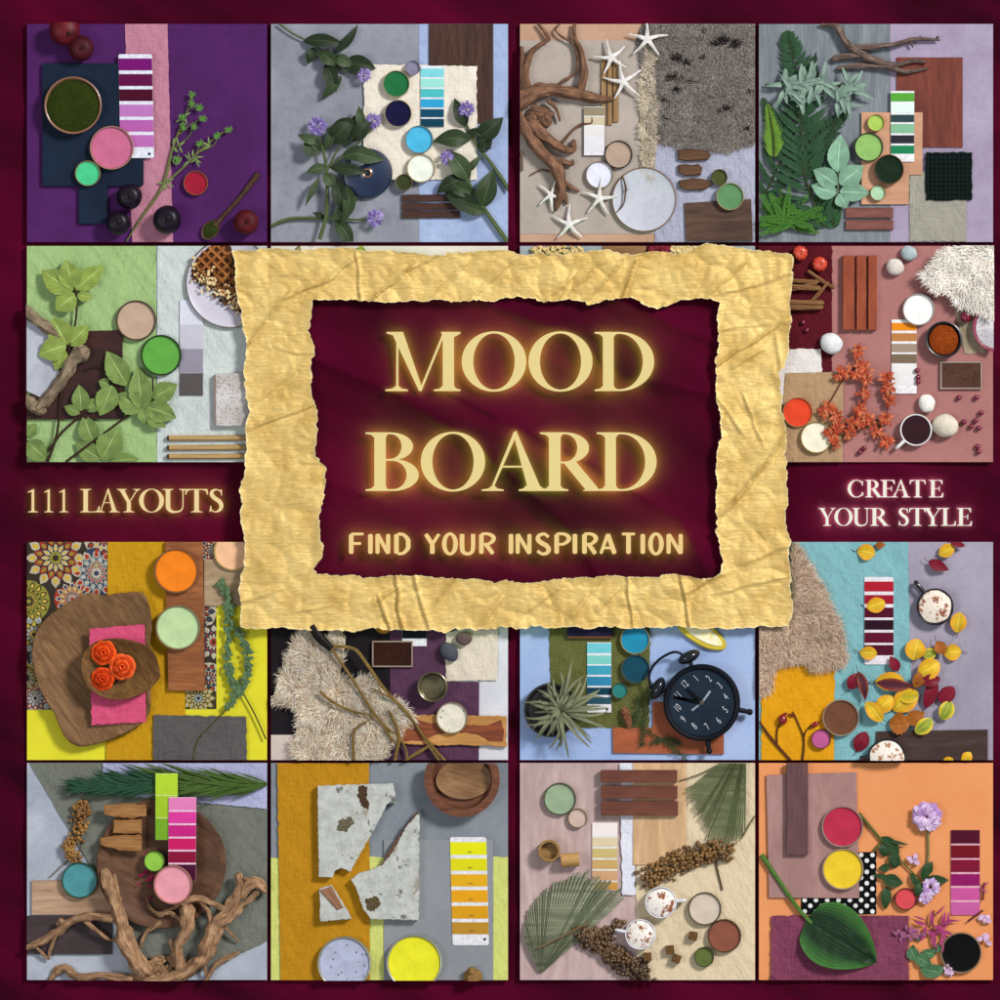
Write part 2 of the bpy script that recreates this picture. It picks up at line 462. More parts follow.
def cloth(name, quad, m, label, w=0, t=2.5, amp=2.5, freq=.02, edge=6, cat='cloth', fringe=None, group=None, hem=0, fold_ang=None):
    if len(quad) == 4 and not isinstance(quad[0], tuple): x0, y0, x1, y1 = quad; quad = [(x0, y0), (x1, y0), (x1, y1), (x0, y1)]
    sd = quad[0][0] * .37 + quad[0][1] * .11
    def zf(x, y):
        if fold_ang is not None:
            a = math.radians(fold_ang); X = x * math.cos(a) + y * math.sin(a); Y = -x * math.sin(a) + y * math.cos(a)
            n = abs(nz(X * freq * .4 + sd, Y * freq * 1.6, sd)) * 1.3
        else:
            n = .5 + .5 * nz(x * freq + sd, y * freq, sd) + .3 * nz(x * freq * 3, y * freq * 3, sd)
        return w + t + amp * n
    nx = max(6, min(46, int(math.dist(quad[0], quad[1]) / 12))); ny = max(6, min(46, int(math.dist(quad[0], quad[3]) / 12)))
    g = G().grid(quad, nx, ny, zf, None if w == 0 else t, edge, sd)
    if w > 0:
        pass
    if fringe:
        for (x0, y0, x1, y1, L, a) in fringe:
            n = int(math.hypot(x1-x0, y1-y0) / 3.2)
            for i in range(n):
                q = (i + R.random()) / n; x = x0+(x1-x0)*q; y = y0+(y1-y0)*q
                g.strand(x, y, w+t, math.radians(a + R.uniform(-25, 25)), L * R.uniform(.5, 1.2), 1.6, 1, 0, R.uniform(-.3, .3))
    return solo(name, g, m, label, cat, group, recalc=not fringe)

def in_poly(x, y, poly):
    r = False; n = len(poly)
    for i in range(n):
        a, b = poly[i], poly[i-1]
        if (a[1] > y) != (b[1] > y) and x < (b[0]-a[0]) * (y-a[1]) / (b[1]-a[1]) + a[0]: r = not r
    return r

def furry(name, poly, cols, label, cat, n=5000, L=38, wd=2.6, w=2, h=14, dirf=None, back='8a7a6a', spread=.9, group=None, tuft=0., spots=()):
    cx = sum(p[0] for p in poly) / len(poly); cy = sum(p[1] for p in poly) / len(poly)
    t = thing(name, cx, cy, label, cat, group, w)
    ip = inset(smooth_poly(poly, 3), L * .35)
    mk('backing', G().prism(ip, w, w + h * .45, 2), mat('fur', back), t)
    g = G(); xs = [p[0] for p in ip]; ys = [p[1] for p in ip]; i = 0
    while i < n:
        x = R.uniform(min(xs), max(xs)); y = R.uniform(min(ys), max(ys))
        if not in_poly(x, y, ip): continue
        i += 1
        base = dirf(x, y) if dirf else math.atan2(y - cy, x - cx)
        d = base + spread * 2.2 * nz(x * .012, y * .012, 3) + R.gauss(0, .35 if not tuft else .55)
        zz = h * (.3 + .5 * (.5 + nz(x * .015, y * .015, 9)))
        ci = R.choices(range(len(cols)), [3, 2, 1, 1][:len(cols)])[0]
        if spots:
            ci = min(ci, len(cols) - 2)
            for sx, sy, sr in spots:
                if math.hypot(x - sx, (y - sy) * 1.6) < sr * R.uniform(.5, 1.2): ci = len(cols) - 1
        g.strand(x, y, w + zz, d, L * R.uniform(.55, 1.15), wd * R.uniform(.7, 1.3), h * R.uniform(.2, .7), ci, R.uniform(-.35, .35))
    mk('pile', g, [mat('fur', c, var=.8) for c in cols], t, cap=False, recalc=False)
    return t

def branchy(name, tubes, m, label, cat='driftwood', seg=10, rough=.16, n=7, extra=None, group=None):
    g = G()
    for T in tubes:
        pts, r = T[0], T[1]
        g.tube([(p[0], p[1], p[2] if len(p) > 2 else 14) for p in pts], r, seg, n, rough)
    if extra: extra(g)
    return solo(name, g, m, label, cat, group, sharp=60)

def plant(name, u, v, label, cat, stems, leaves, stemc, leafmat, flowers=(), separate=False, group=None, leafname='leaf', w=4, **lk):
    t = thing(name, u, v, label, cat, group)
    g = G()
    for pts, r in stems: g.tube([(p[0], p[1], p[2] if len(p) > 2 else w) for p in pts], r, 6, 5)
    mk('stem', g, mat('bark', stemc), t)
    G2 = G()
    for Lf in leaves:
        lmi = leafmat if not isinstance(leafmat, list) else R.choice(leafmat)
        a, kw = (Lf[:-1], dict(lk, **Lf[-1])) if isinstance(Lf[-1], dict) else (Lf, lk)
        gg = G() if separate else G2
        gg.leaf(*a, **{'z': w, **kw})
        if separate: mk(leafname, gg, lmi, t, cap=False, sharp=70)
    if not separate: mk('foliage', G2, lmi, t, cap=False, sharp=70)
    for fl in flowers: fl(t)
    return t

def floret(t, u, v, r, cols, n=40, z=10, name='flower', shape='lance', lw=.3):
    g = G()
    for i in range(n):
        a = R.uniform(0, 360); q = R.random() ** .5 * .5 * r
        g.leaf(u + q * math.cos(math.radians(a)), v + q * math.sin(math.radians(a)), a + R.uniform(-25, 25), r * R.uniform(.45, .75), r * lw, z + (r - q) * .5 * R.uniform(.4, 1), .15, .1, shape, n=4, m=2, mi=R.randrange(len(cols)))
    return mk(name, g, [mat('fine', c, rough=.7) for c in cols], t, cap=False, sharp=70)

def starfish(u, v, r, ang, label, w=2):
    g = G()
    for i in range(5):
        a = math.radians(ang + 72 * i + R.uniform(-7, 7)); L = r * R.uniform(.92, 1.08); b = R.uniform(-.12, .12)
        c, s_ = math.cos(a), math.sin(a)
        g.tube([(u, v, w+7), (u + c*L*.5, v + s_*L*.5, w+6), (u + math.cos(a+b)*L, v + math.sin(a+b)*L, w+2.5)], [r*.15, r*.085, r*.035], 8, 5, .12)
    g.ball(u, v, w+6, r*.15, 12, sz=.6)
    return solo('starfish', g, mat('stone', 'e9e6e4', 'c5bfba', sc=6., dot=.12, vsc=.9, bump=.9), label, 'starfish', 'white starfish on the driftwood board')

def fruit(name, u, v, r, m, label, cat, w=2, ribs=0, rib=.0, stemc='3a2a18', sq=.85, group=None, dimple=True, dx=0, dy=0):
    t = thing(name, u, v, label, cat, group, w)
    H = r * 2 * sq; prof = []
    for i in range(15):
        a = PI * i / 14; rr = r * math.sin(a) ** .9 if 0 < i < 14 else .01
        z = w + H / 2 - math.cos(a) * H / 2
        if dimple: z -= .22 * r * math.exp(-(rr / (r * .28)) ** 2) * (1 if i > 7 else -1)
        prof.append((max(rr, .01), z))
    mk('skin', G().lathe(u, v, prof, 40, 0, .05, ribs=ribs, rib=rib), m, t)
    if stemc: mk('stalk', G().tube([(u, v, w+H*.78), (u+dx*.5+r*.05, v+dy*.5, w+H*.95), (u+dx+r*.15, v+dy+r*.06, w+H*1.05)], [r*.05, r*.07], 6), mat('bark', stemc), t)
    return t

def pebble(u, v, a, b, c1, label, ang=0, w=2, c2=None, group='smooth stones on the boards', name='pebble', cat='stone', kind='stone'):
    g = G().ball(u, v, w + min(a, b) * .6, 1, 26, a, b, min(a, b) * .6, math.radians(ang), w=.1)
    return solo(name, g, mat(kind, c1, c2, sc=8.), label, cat, group)

def berries(name, pts, r, m, label, cat='berry', group=None, w=1):
    for i, (u, v) in enumerate(pts):
        solo(name, G().ball(u, v, w + r * .9, r, 14, w=.08), m, label if isinstance(label, str) else label[i], cat, group)

def seed_head(name, path, width, r, label, m, stems, n=140, cat='dried sprig', stemc='6b5236'):
    u, v = path[0]
    t = thing(name, u, v, label, cat)
    g = G()
    for pts, rr in stems: g.tube([(p[0], p[1], 8) for p in pts], rr, 6, 5)
    C = cat_rom([(p[0], p[1]) for p in path], 8)
    g.tube([(c[0], c[1], 10) for c in C[::4]], 2.2, 6, 3)
    mk('stem', g, mat('bark', stemc), t)
    b = G()
    for i in range(n):
        c = C[R.randrange(len(C))]; a = R.uniform(0, 2*PI); q = R.random() ** .6 * width * R.uniform(.7, 1.1)
        b.ball(c[0] + q * math.cos(a), c[1] + q * math.sin(a), 8 + (width - q) * .6 + R.uniform(0, 6), r * R.uniform(.75, 1.15), 8)
    o = mk('seeds', b, m, t, sharp=80)
    if o: o['kind'] = 'stuff'
    return t

def mug(u, v, r, ang, wall, inner, label, h=40, w=0, foam=None, cat='mug', hl=.75, drink=None):
    t = thing('mug', u, v, label, cat, None, w)
    mk('cup', G().lathe(u, v, [(r*.7, w), (r*.85, w+4), (r, w+h*.5), (r, w+h-2), (r*.97, w+h), (r*.92, w+h-1), (r*.9, w+h-6), (r*.88, w+h*.4), (r*.1, w+h*.35)], 56), mat('gloss', wall, rough=.2), t)
    a = math.radians(ang); c, s_ = math.cos(a), math.sin(a)
    mk('handle', G().tube([(u+c*r*.93, v+s_*r*.93, w+h*.85), (u+c*r*(1+hl*.8), v+s_*r*(1+hl*.8), w+h*.88), (u+c*r*(1+hl), v+s_*r*(1+hl), w+h*.6), (u+c*r*(1+hl*.7), v+s_*r*(1+hl*.7), w+h*.25), (u+c*r*.95, v+s_*r*.95, w+h*.25)], [r*.12, r*.13, r*.12, r*.1], 10), mat('gloss', wall, rough=.2), t)
    if foam:
        prof = [(r*.9, w+h-7), (r*.87, w+h-2), (r*.6, w+h+5), (r*.3, w+h+9), (.1, w+h+11)]
        mk('foam', G().lathe(u, v, prof, 48, 0, .06), mat('foam', foam[0], foam[1], lo=.53, sc=.12 + (u % 7) * .012), t)
    else: mk('drink', G().lathe(u, v, [(r*.9, w+h-8), (r*.9, w+h-7), (.1, w+h-7)], 40), mat('gloss', drink, rough=.08), t)
    return t

def bowl(name, u, v, r, wall, fill, label, cat='bowl', h=45, w=0, lip=.08, fillname='filling', heap=10, filmat=None, wallmat=None, fr=None):
    t = thing(name, u, v, label, cat, None, w)
    e = r * lip
    mk('shell', G().lathe(u, v, [(r*.5, w), (r*.8, w+h*.3), (r*.98, w+h*.8), (r, w+h), (r-e*.5, w+h+1.5), (r-e, w+h), (r-e*1.2, w+h*.75), (r*.75, w+h*.35), (r*.1, w+h*.25)], 60), wallmat or mat('gloss', wall, rough=.4, coat=.1), t)
    if fill:
        f = fr or (r - e * 1.15)
        prof = [(f, w+h*.72), (f*.93, w+h*.74+heap*.3), (f*.7, w+h*.74+heap*.6), (f*.4, w+h*.74+heap), (.1, w+h*.74+heap)]
        mk(fillname, G().lathe(u, v, prof, 60, 0, .06), filmat or mat('grain', fill), t)
        cl = G()
        for i in range(260):
            a = R.uniform(0, 6.28); q = (f - 6) * R.random() ** .5
            cl.ball(u + q*math.cos(a), v + q*math.sin(a), w + h*.74 + heap*(1 - (q/f)**2) * .9, R.uniform(2, 6), 7, R.uniform(.7, 1.3), 1, .6, a, R.randrange(2), w=.4)
        o = mk('powder_clumps', cl, [mat('grain', fill), mat('grain', fill, var=.6)], t)
        if o: o['kind'] = 'stuff'
    return t

def tray(x0, y0, x1, y1, rim, fill, label, w=2, h=14):
    t = thing('powder_tray', (x0+x1)/2, (y0+y1)/2, label, 'tray', 'brown powder trays', w)
    g = G(); e = 6
    g.box(x0, y0, x1, y0+e, w, w+h); g.box(x0, y1-e, x1, y1, w, w+h); g.box(x0, y0+e, x0+e, y1-e, w, w+h-.3); g.box(x1-e, y0+e, x1, y1-e, w, w+h-.3)
    mk('tray_frame', g, mat('gloss', rim, rough=.35, metal=.4), t)
    mk('powder', G().grid([(x0+e, y0+e), (x1-e, y0+e), (x1-e, y1-e), (x0+e, y1-e)], 20, 14, lambda x, y: w + h*.7 + 1.5*nz(x*.08, y*.08), 5), mat('grain', fill), t)
    return t

def bars(rects, c1, c2, labels, name='wood_stick', cat='wood slat', group=None, rot=0, w=2, h=16, grain=1.):
    for (x0, y0, x1, y1), lb in zip(rects, labels):
        solo(name, G().prism(wob([(x0, y0), (x1, y0), (x1, y1), (x0, y1)], 1.2, 14, x0 + y0), w, w+h, 1.2), mat('wood', c1, c2, rot=rot, grain=grain), lb, cat, group)

def rose(u, v, r, label, c1, c2, w=40):
    g = G()
    for ring, (q, n, z, L) in enumerate(((.78, 7, 0, .62), (.55, 6, 8, .5), (.36, 5, 14, .4), (.2, 4, 18, .3), (.08, 3, 21, .2))):
        for i in range(n):
            a = 2*PI*(i/n) + ring*.7 + R.uniform(-.15, .15); vs = []; uvs = []; fs = []
            ha = PI / n * 1.35
            for k in range(5):
                t = k / 4
                for j in range(7):
                    s_ = 2*j/6-1; aa = a + ha * s_
                    rr = r * (q * (.55 + .45 * t) + .17 * t * t) * (1 - .10 * s_ * s_ * t)
                    zz = w + z + r*.5*math.sin(t*1.9) * (1 - .35*s_*s_) - (r*.12 if t == 1 else 0)
                    vs.append((u + rr*math.cos(aa), v + rr*math.sin(aa), zz)); uvs.append((t, j/6))
            for k in range(4):
                for j in range(6): m = k*7+j; fs.append((m, m+1, m+8, m+7))
            g.add(vs, fs, uvs, ring % 2)
    return solo('rose', g, [mat('fine', c1, rough=.6), mat('fine', c2, rough=.6)], label, 'rose', 'orange roses in the wooden bowl', cap=False, sharp=70)

def fan(name, apex, a0, a1, rf, n, label, c1, c2, depth=7, w=4, stem=None, group='pleated palm leaf fans'):
    t = thing(name, apex[0], apex[1], label, 'palm leaf', group)
    g = G(); g2 = G(); K = 6
    for i in range(n):
        A0 = math.radians(a0 + (a1-a0) * i / n); A1 = math.radians(a0 + (a1-a0) * (i+1) / n); Am = (A0+A1)/2
        r1 = rf((i+.5)/n) * R.uniform(.95, 1.03); vs = []; fs = []
        for k in range(K+1):
            r = r1 * (.03 + .97*k/K); sp = 1 - (.35 * (k/K) ** 4)
            for A, zz in ((Am + (A0-Am)*sp, 0), (Am, depth), (Am + (A1-Am)*sp, 0)):
                vs.append((apex[0]+r*math.cos(A), apex[1]+r*math.sin(A), w + 4 + zz * min(1, r/120) + 6*math.sin(PI*k/K)))
        for k in range(K):
            for j in range(2): m = k*3+j; fs.append((m, m+1, m+4, m+3))
        g.add(vs, fs, None, R.choice([0, 0, 1]) if i % 2 else 1 if R.random() < .4 else 0)
    mk('leaf_blade', g, [mat('wood', c1, c2, grain=1.), mat('fine', c2, rough=.6)], t, cap=False, sharp=25)
    if stem: mk('stem', g2.tube(stem, 4, 6, 6), mat('bark', 'a08560'), t)
    return t

def board(name, m, label, cat='backdrop board'):
    c = FR['clip']; k = FR['k']
    f = lambda x, y: ((x-FR['ox'])/k, (y-FR['oy'])/k)
    a = f(c[0], c[1]); b = f(c[2], c[3])
    return solo(name, G().box(a[0], a[1], b[0], b[1], -9/k, 0, 0), m, label, cat, 'square mood board backdrops', clip=False)
# ================================================================== purple board
def tile_purple():
    frame(20, 15, .255, (27, 24, 267, 242))
    board('backdrop_board', mat('wall', '4f1f60', '431850', sc=60.), 'square purple backdrop board in the top left corner')
    cloth('fabric_strip', [(412, 30), (578, 30), (600, 895), (440, 895)], mat('linen', 'bd8095', 'a56d80'), 'dusty pink fabric strip running down the purple board', amp=1.2, edge=3)
    sheet('slate_board', [(92, 190), (480, 190), (485, 195), (485, 665), (478, 672), (345, 672), (345, 812), (338, 820), (240, 820), (232, 812), (232, 672), (95, 672), (88, 665), (88, 195)],
          mat('wall', '16263c', '0e1a2b', sc=60.), 'dark navy slate serving board with a short handle on the purple board', 'serving board', w=4, t=12, b=1.5)
    t = bowl('powder_bowl', 212, 358, 112, '8d6248', '3c4a16', 'round wooden bowl heaped with green powder on the navy slate board', w=16, h=40, lip=.06, fillname='green_powder', heap=12)
    card(387, 155, 519, 562, [(172, 219, '720e6c'), (233, 280, '5d0843'), (293, 339, '450522'), (353, 400, 'b673b8'), (413, 459, 'ae5ba6'), (472, 519, 'b568b0')],
         'tall purple and lilac colour card on the pink fabric strip', 'dfe2f4', skew=.02, w=18, rnd=8, mark=(508, 546))
    pot(362, 523, 86, 'c5698c', 'pink paint pot on the corner of the navy slate board', 'c08f80', w=20)
    pot(268, 623, 50, '48c88a', 'small mint green paint pot on the handle end of the slate board', 'a98a6a', w=17)
    pot(690, 660, 48, '9c1832', 'small crimson paint pot on bare purple board', 'b07048', w=0)
    am = mat('gloss', '66101c', '2c0810', rough=.5, coat=0., spec=.25)
    fruit('red_apple', 178, 64, 60, am, 'dark red apple on its side in the top left of the purple board', 'apple', dx=20, dy=20, dimple=False)
    fruit('red_apple', 243, 135, 50, mat('gloss', '4c0c1a', '2c0810', rough=.6, coat=0., spec=.2), 'smaller dark red apple stalk up above the navy slate board', 'apple')
    fruit('red_apple', 888, 815, 50, mat('gloss', '5a1019', '340910', rough=.6, coat=0., spec=.2), 'dark red apple beside the spoon at the bottom right of purple board', 'apple')
    pm = mat('gloss', '160a1c', '0c0612', rough=.4, coat=0., spec=.25)
    for (u, v, r), l in zip(((432, 715, 50), (388, 817, 48), (580, 806, 56)), ('upper dark plum beside the slate handle', 'leftmost dark plum touching the slate handle', 'largest dark plum lying on the end of the pink strip')):
        fruit('plum', u, v, r, pm, l, 'plum', group='dark plums on the purple board', w=4)
    heads = [(677, 315), (675, 350), (705, 365), (718, 408), (640, 440), (683, 440), (707, 505), (617, 565), (775, 475), (820, 452), (640, 402)]
    def th(t):
        for u, v in heads:
            g = G()
            g.ball(u, v, 18, 9, 10)
            for i in range(34): g.strand(u, v, 16, R.uniform(0, 6.28), R.uniform(11, 21), 4.5, 10)
            mk('thistle_head', g, mat('fine', '6c9a48', '3d6a2c'), t, recalc=False)
    plant('thistle_sprig', 565, 660, 'green thistle sprig with spiky heads lying across the pink strip', 'sprig',
          [([(418, 888), (480, 790), (560, 670), (600, 520), (640, 420), (680, 315)], [3, 5, 6, 5, 4, 3]), ([(565, 665), (640, 600), (700, 540), (775, 475), (822, 450)], [5, 4, 4, 3]),
           ([(610, 520), (660, 480), (683, 440)], [3, 2]), ([(625, 470), (670, 430), (718, 408)], [3, 2]), ([(660, 370), (705, 365)], [2, 2]), ([(600, 560), (617, 565)], [3, 2]), ([(690, 550), (707, 505)], [3, 2]), ([(700, 540), (760, 510), (775, 475)], [3, 2])],
          [(u, v, R.uniform(0, 360), R.uniform(26, 44), 8) for u, v in [(600, 515), (625, 515), (565, 660), (570, 650), (680, 560), (690, 565), (670, 570), (640, 400), (745, 515), (615, 590)] for _ in range(3)], '8a9058',
          mat('leaf', '7d9a55', 'a8b87a'), [th], w=12, shape='lance')
    t = thing('wooden_spoon', 840, 740, 'dark wooden spoon holding green powder at the lower right of purple board', 'spoon', None, 0)
    mk('handle', G().tube([(935, 622, 8), (860, 720, 9), (785, 803, 9), (765, 825, 9)], [13, 9, 10, 13], 10), mat('wood', '5a3d2c', '3a2619', rot=.9), t)
    mk('spoon_bowl', G().lathe(748, 843, [(20, 2), (34, 8), (38, 14), (34, 13), (15, 8)], 30, sx=1.15, sy=.85, ang=-.9), mat('wood', '5a3d2c', '3a2619', rot=.9), t)
    mk('green_powder', G().lathe(748, 843, [(34, 11), (24, 18), (10, 22), (.1, 23)], 30, w=.1, sx=1.12, sy=.8, ang=-.9), mat('grain', '3d4a1c'), t)

# ================================================================== periwinkle board with sage flowers
def tile_sage():
    frame(265, 15, .255, (271, 24, 508, 242))
    board('backdrop_board', mat('wall', '92949f', '7c7f8b', sc=50.), 'slate grey backdrop board second from the left in the top row')
    sheet('painted_sheet', (605, 30, 975, 900), mat('wall', 'a4b5d8', '8c9cc2', sc=50.), 'pale blue painted sheet on the right of the flowering sprig board', 'sheet', w=0, t=1.2, b=.3)
    sheet('wood_veneer', (643, 36, 895, 425), mat('wood', '553629', '2e1a16', rot=PI/2, grain=.8), 'dark brown striped wood veneer panel behind the cream cloth', 'wood panel', w=2, t=5)
    cloth('cream_cloth', [(388, 193), (830, 202), (832, 645), (388, 648)], mat('linen', 'e4dccf', 'd2c9ba', bump=.3), 'square cream cloth in the middle of the slate grey board', w=7, amp=1.5, t=1.5)
    card(610, 200, 702, 441, [(202, 207, 'd9e6ea'), (211, 245, '7accd4'), (251, 285, '95d8cd'), (291, 324, '49b6bb'), (331, 364, '2c9bca'), (370, 402, '0e4662'), (408, 440, '0e3c50')],
         'narrow turquoise and teal colour card on the square cream cloth', w=12, rnd=1)
    pot(515, 272, 53, '1d6b3c', 'emerald green paint pot on the cream cloth', 'b9a98c', w=11)
    pot(522, 388, 54, '100d38', 'midnight blue paint pot under the emerald pot', 'b9a98c', w=11)
    pot(580, 209, 28, '847e9a', 'tiny grey lilac paint pot on the top edge of the cream cloth', '8a8496', w=11)
    pot(605, 490, 55, '49b3dc', 'sky blue paint pot in the middle of the cream cloth', '8f9fa0', w=11)
    pot(612, 603, 56, 'e9efe2', 'ivory white paint pot touching the sky blue pot', 'b8a47e', w=11)
    pot(545, 658, 33, '353d20', 'small dark olive paint pot on the lower edge of the cream cloth', 'a09070', w=11)
    t = thing('glazed_vase', 402, 622, 'round navy glazed vase seen from above under the leaves', 'vase')
    mk('body', G().lathe(402, 622, [(50, 0), (80, 6), (98, 19), (92, 28), (70, 33), (35, 35.5), (20, 36), (17, 38), (13, 37), (12, 25), (.1, 25)], 60), mat('gloss', '14294c', '0b1a36', rough=.35, coat=.3), t)
    mk('neck_ring', G().lathe(402, 622, [(16, 36), (19, 38.5), (15, 40), (12, 38.5), (12, 36)], 30, caps=False), mat('gloss', '9a6a50', metal=.4), t)
    mk('painted_reflection', G().lathe(372, 580, [(33, 20), (33, 34), (24, 35.2), (.1, 35.6)], 24, w=.4, sx=1.2, sy=.8, ang=.5), mat('gloss', 'c9cfe4', rough=.2), t)  # reflection on the navy glaze, put in as a pale solid patch
    bars([(537, 705, 763, 732), (537, 738, 760, 765), (537, 769, 763, 797)], '4a2b22', '35201a', ['topmost of three short dark wood strips under the cream cloth', 'middle one of three short dark wood strips under the cream cloth', 'lowest of three short dark wood strips under the cream cloth'], 'wood_strip', 'wood strip', 'short dark wood strips', w=2, h=9)
    lm = [mat('leaf', '35472a', '4f6438', vs=.3), mat('leaf', '26351f', '3d4f2c', vs=.3), mat('leaf', '46583a', '64784a', vs=.3)]; fc = ['8a78b8', '6c5aa0', 'a698c8']
    fl = lambda *P: [(lambda t, q=q: floret(t, q[0], q[1], q[2] * .62, fc, 100, 30, lw=.2)) for q in P]
    def sprig(label, u, v, st, lv, f, w=16): plant('flowering_sprig', u, v, label, 'flowering sprig', st, lv, '6a7a4a', lm, fl(*f), w=w, shape='lance', group='sage sprigs with purple flowers', arch=.14, fold=.25, separate=True)
    sprig('leafy sage sprig with one purple flower in the top left of slate board', 200, 120,
          [([(55, 35), (110, 75), (180, 112), (240, 170), (300, 215), (375, 238)], [4, 7, 7, 5, 3]), ([(240, 170), (255, 230), (250, 300)], [5, 3])],
          [(150, 105, -8, 155, 62, {'bend': 25}), (270, 148, -28, 150, 38, {'bend': -40}), (310, 205, -25, 130, 76, {'bend': 50}), (190, 130, 105, 70, 50), (240, 190, 70, 120, 60), (300, 240, 125, 120, 45, {'bend': 20}), (210, 140, 40, 110, 60), (270, 165, 20, 90, 50)], [(390, 238, 46)])
    sprig('large sage sprig with purple flowers hanging over the navy vase', 240, 600,
          [([(215, 882), (240, 790), (245, 660), (235, 560), (205, 450)], [8, 9, 8, 5]), ([(240, 620), (290, 520), (330, 450)], [5, 3]), ([(245, 600), (330, 540), (400, 470), (425, 430)], [4, 3])],
          [(215, 500, 190, 85, 42), (215, 540, 200, 80, 80, {'bend': 60}), (235, 530, -60, 100, 42), (245, 600, 180, 90, 45, {'bend': -40}), (250, 500, -40, 120, 80), (270, 430, -10, 130, 50, {'bend': 40}), (310, 520, -75, 130, 60), (340, 500, -50, 110, 56), (300, 560, -25, 150, 60, {'bend': 40}), (255, 600, 5, 150, 52), (280, 650, 75, 130, 60), (320, 670, 65, 150, 48, {'bend': 50}), (215, 640, 120, 120, 26), (235, 620, 60, 80, 50), (380, 450, -95, 90, 40), (330, 540, 15, 150, 70)],
          [(207, 438, 62), (425, 418, 52)], 36)
    sprig('low sage sprig with a purple flower along the bottom of slate board', 260, 802,
          [([(20, 832), (100, 800), (260, 800), (400, 806)], [6, 7, 5, 4])], [(255, 800, -15, 130, 44, {'bend': -50}), (275, 805, 40, 140, 60, {'bend': 50}), (310, 800, -60, 110, 40), (240, 800, -150, 60, 25)], [(432, 798, 55)])
    sprig('sage sprig with a purple flower crossing the bottom right of slate board', 800, 700,
          [([(955, 895), (870, 775), (810, 680), (775, 600), (760, 560)], [9, 9, 6, 4])], [(800, 650, -120, 145, 84), (780, 640, 165, 130, 60, {'bend': -30}), (850, 760, -170, 170, 76, {'bend': 20}), (850, 760, -75, 170, 80), (790, 620, -50, 90, 30), (820, 700, 200, 120, 60), (870, 775, 190, 130, 50)], [(714, 562, 46)])
    sprig('sage sprig with a purple flower at the right edge of slate board', 850, 540,
          [([(965, 700), (900, 600), (830, 510), (790, 430), (780, 385)], [8, 8, 6, 4])], [(805, 490, 190, 140, 80, {'bend': -25}), (830, 490, -35, 140, 84), (790, 440, -115, 130, 58), (830, 510, 20, 60, 40), (845, 540, -60, 80, 50), (790, 460, 0, 80, 36)], [(790, 372, 52)])

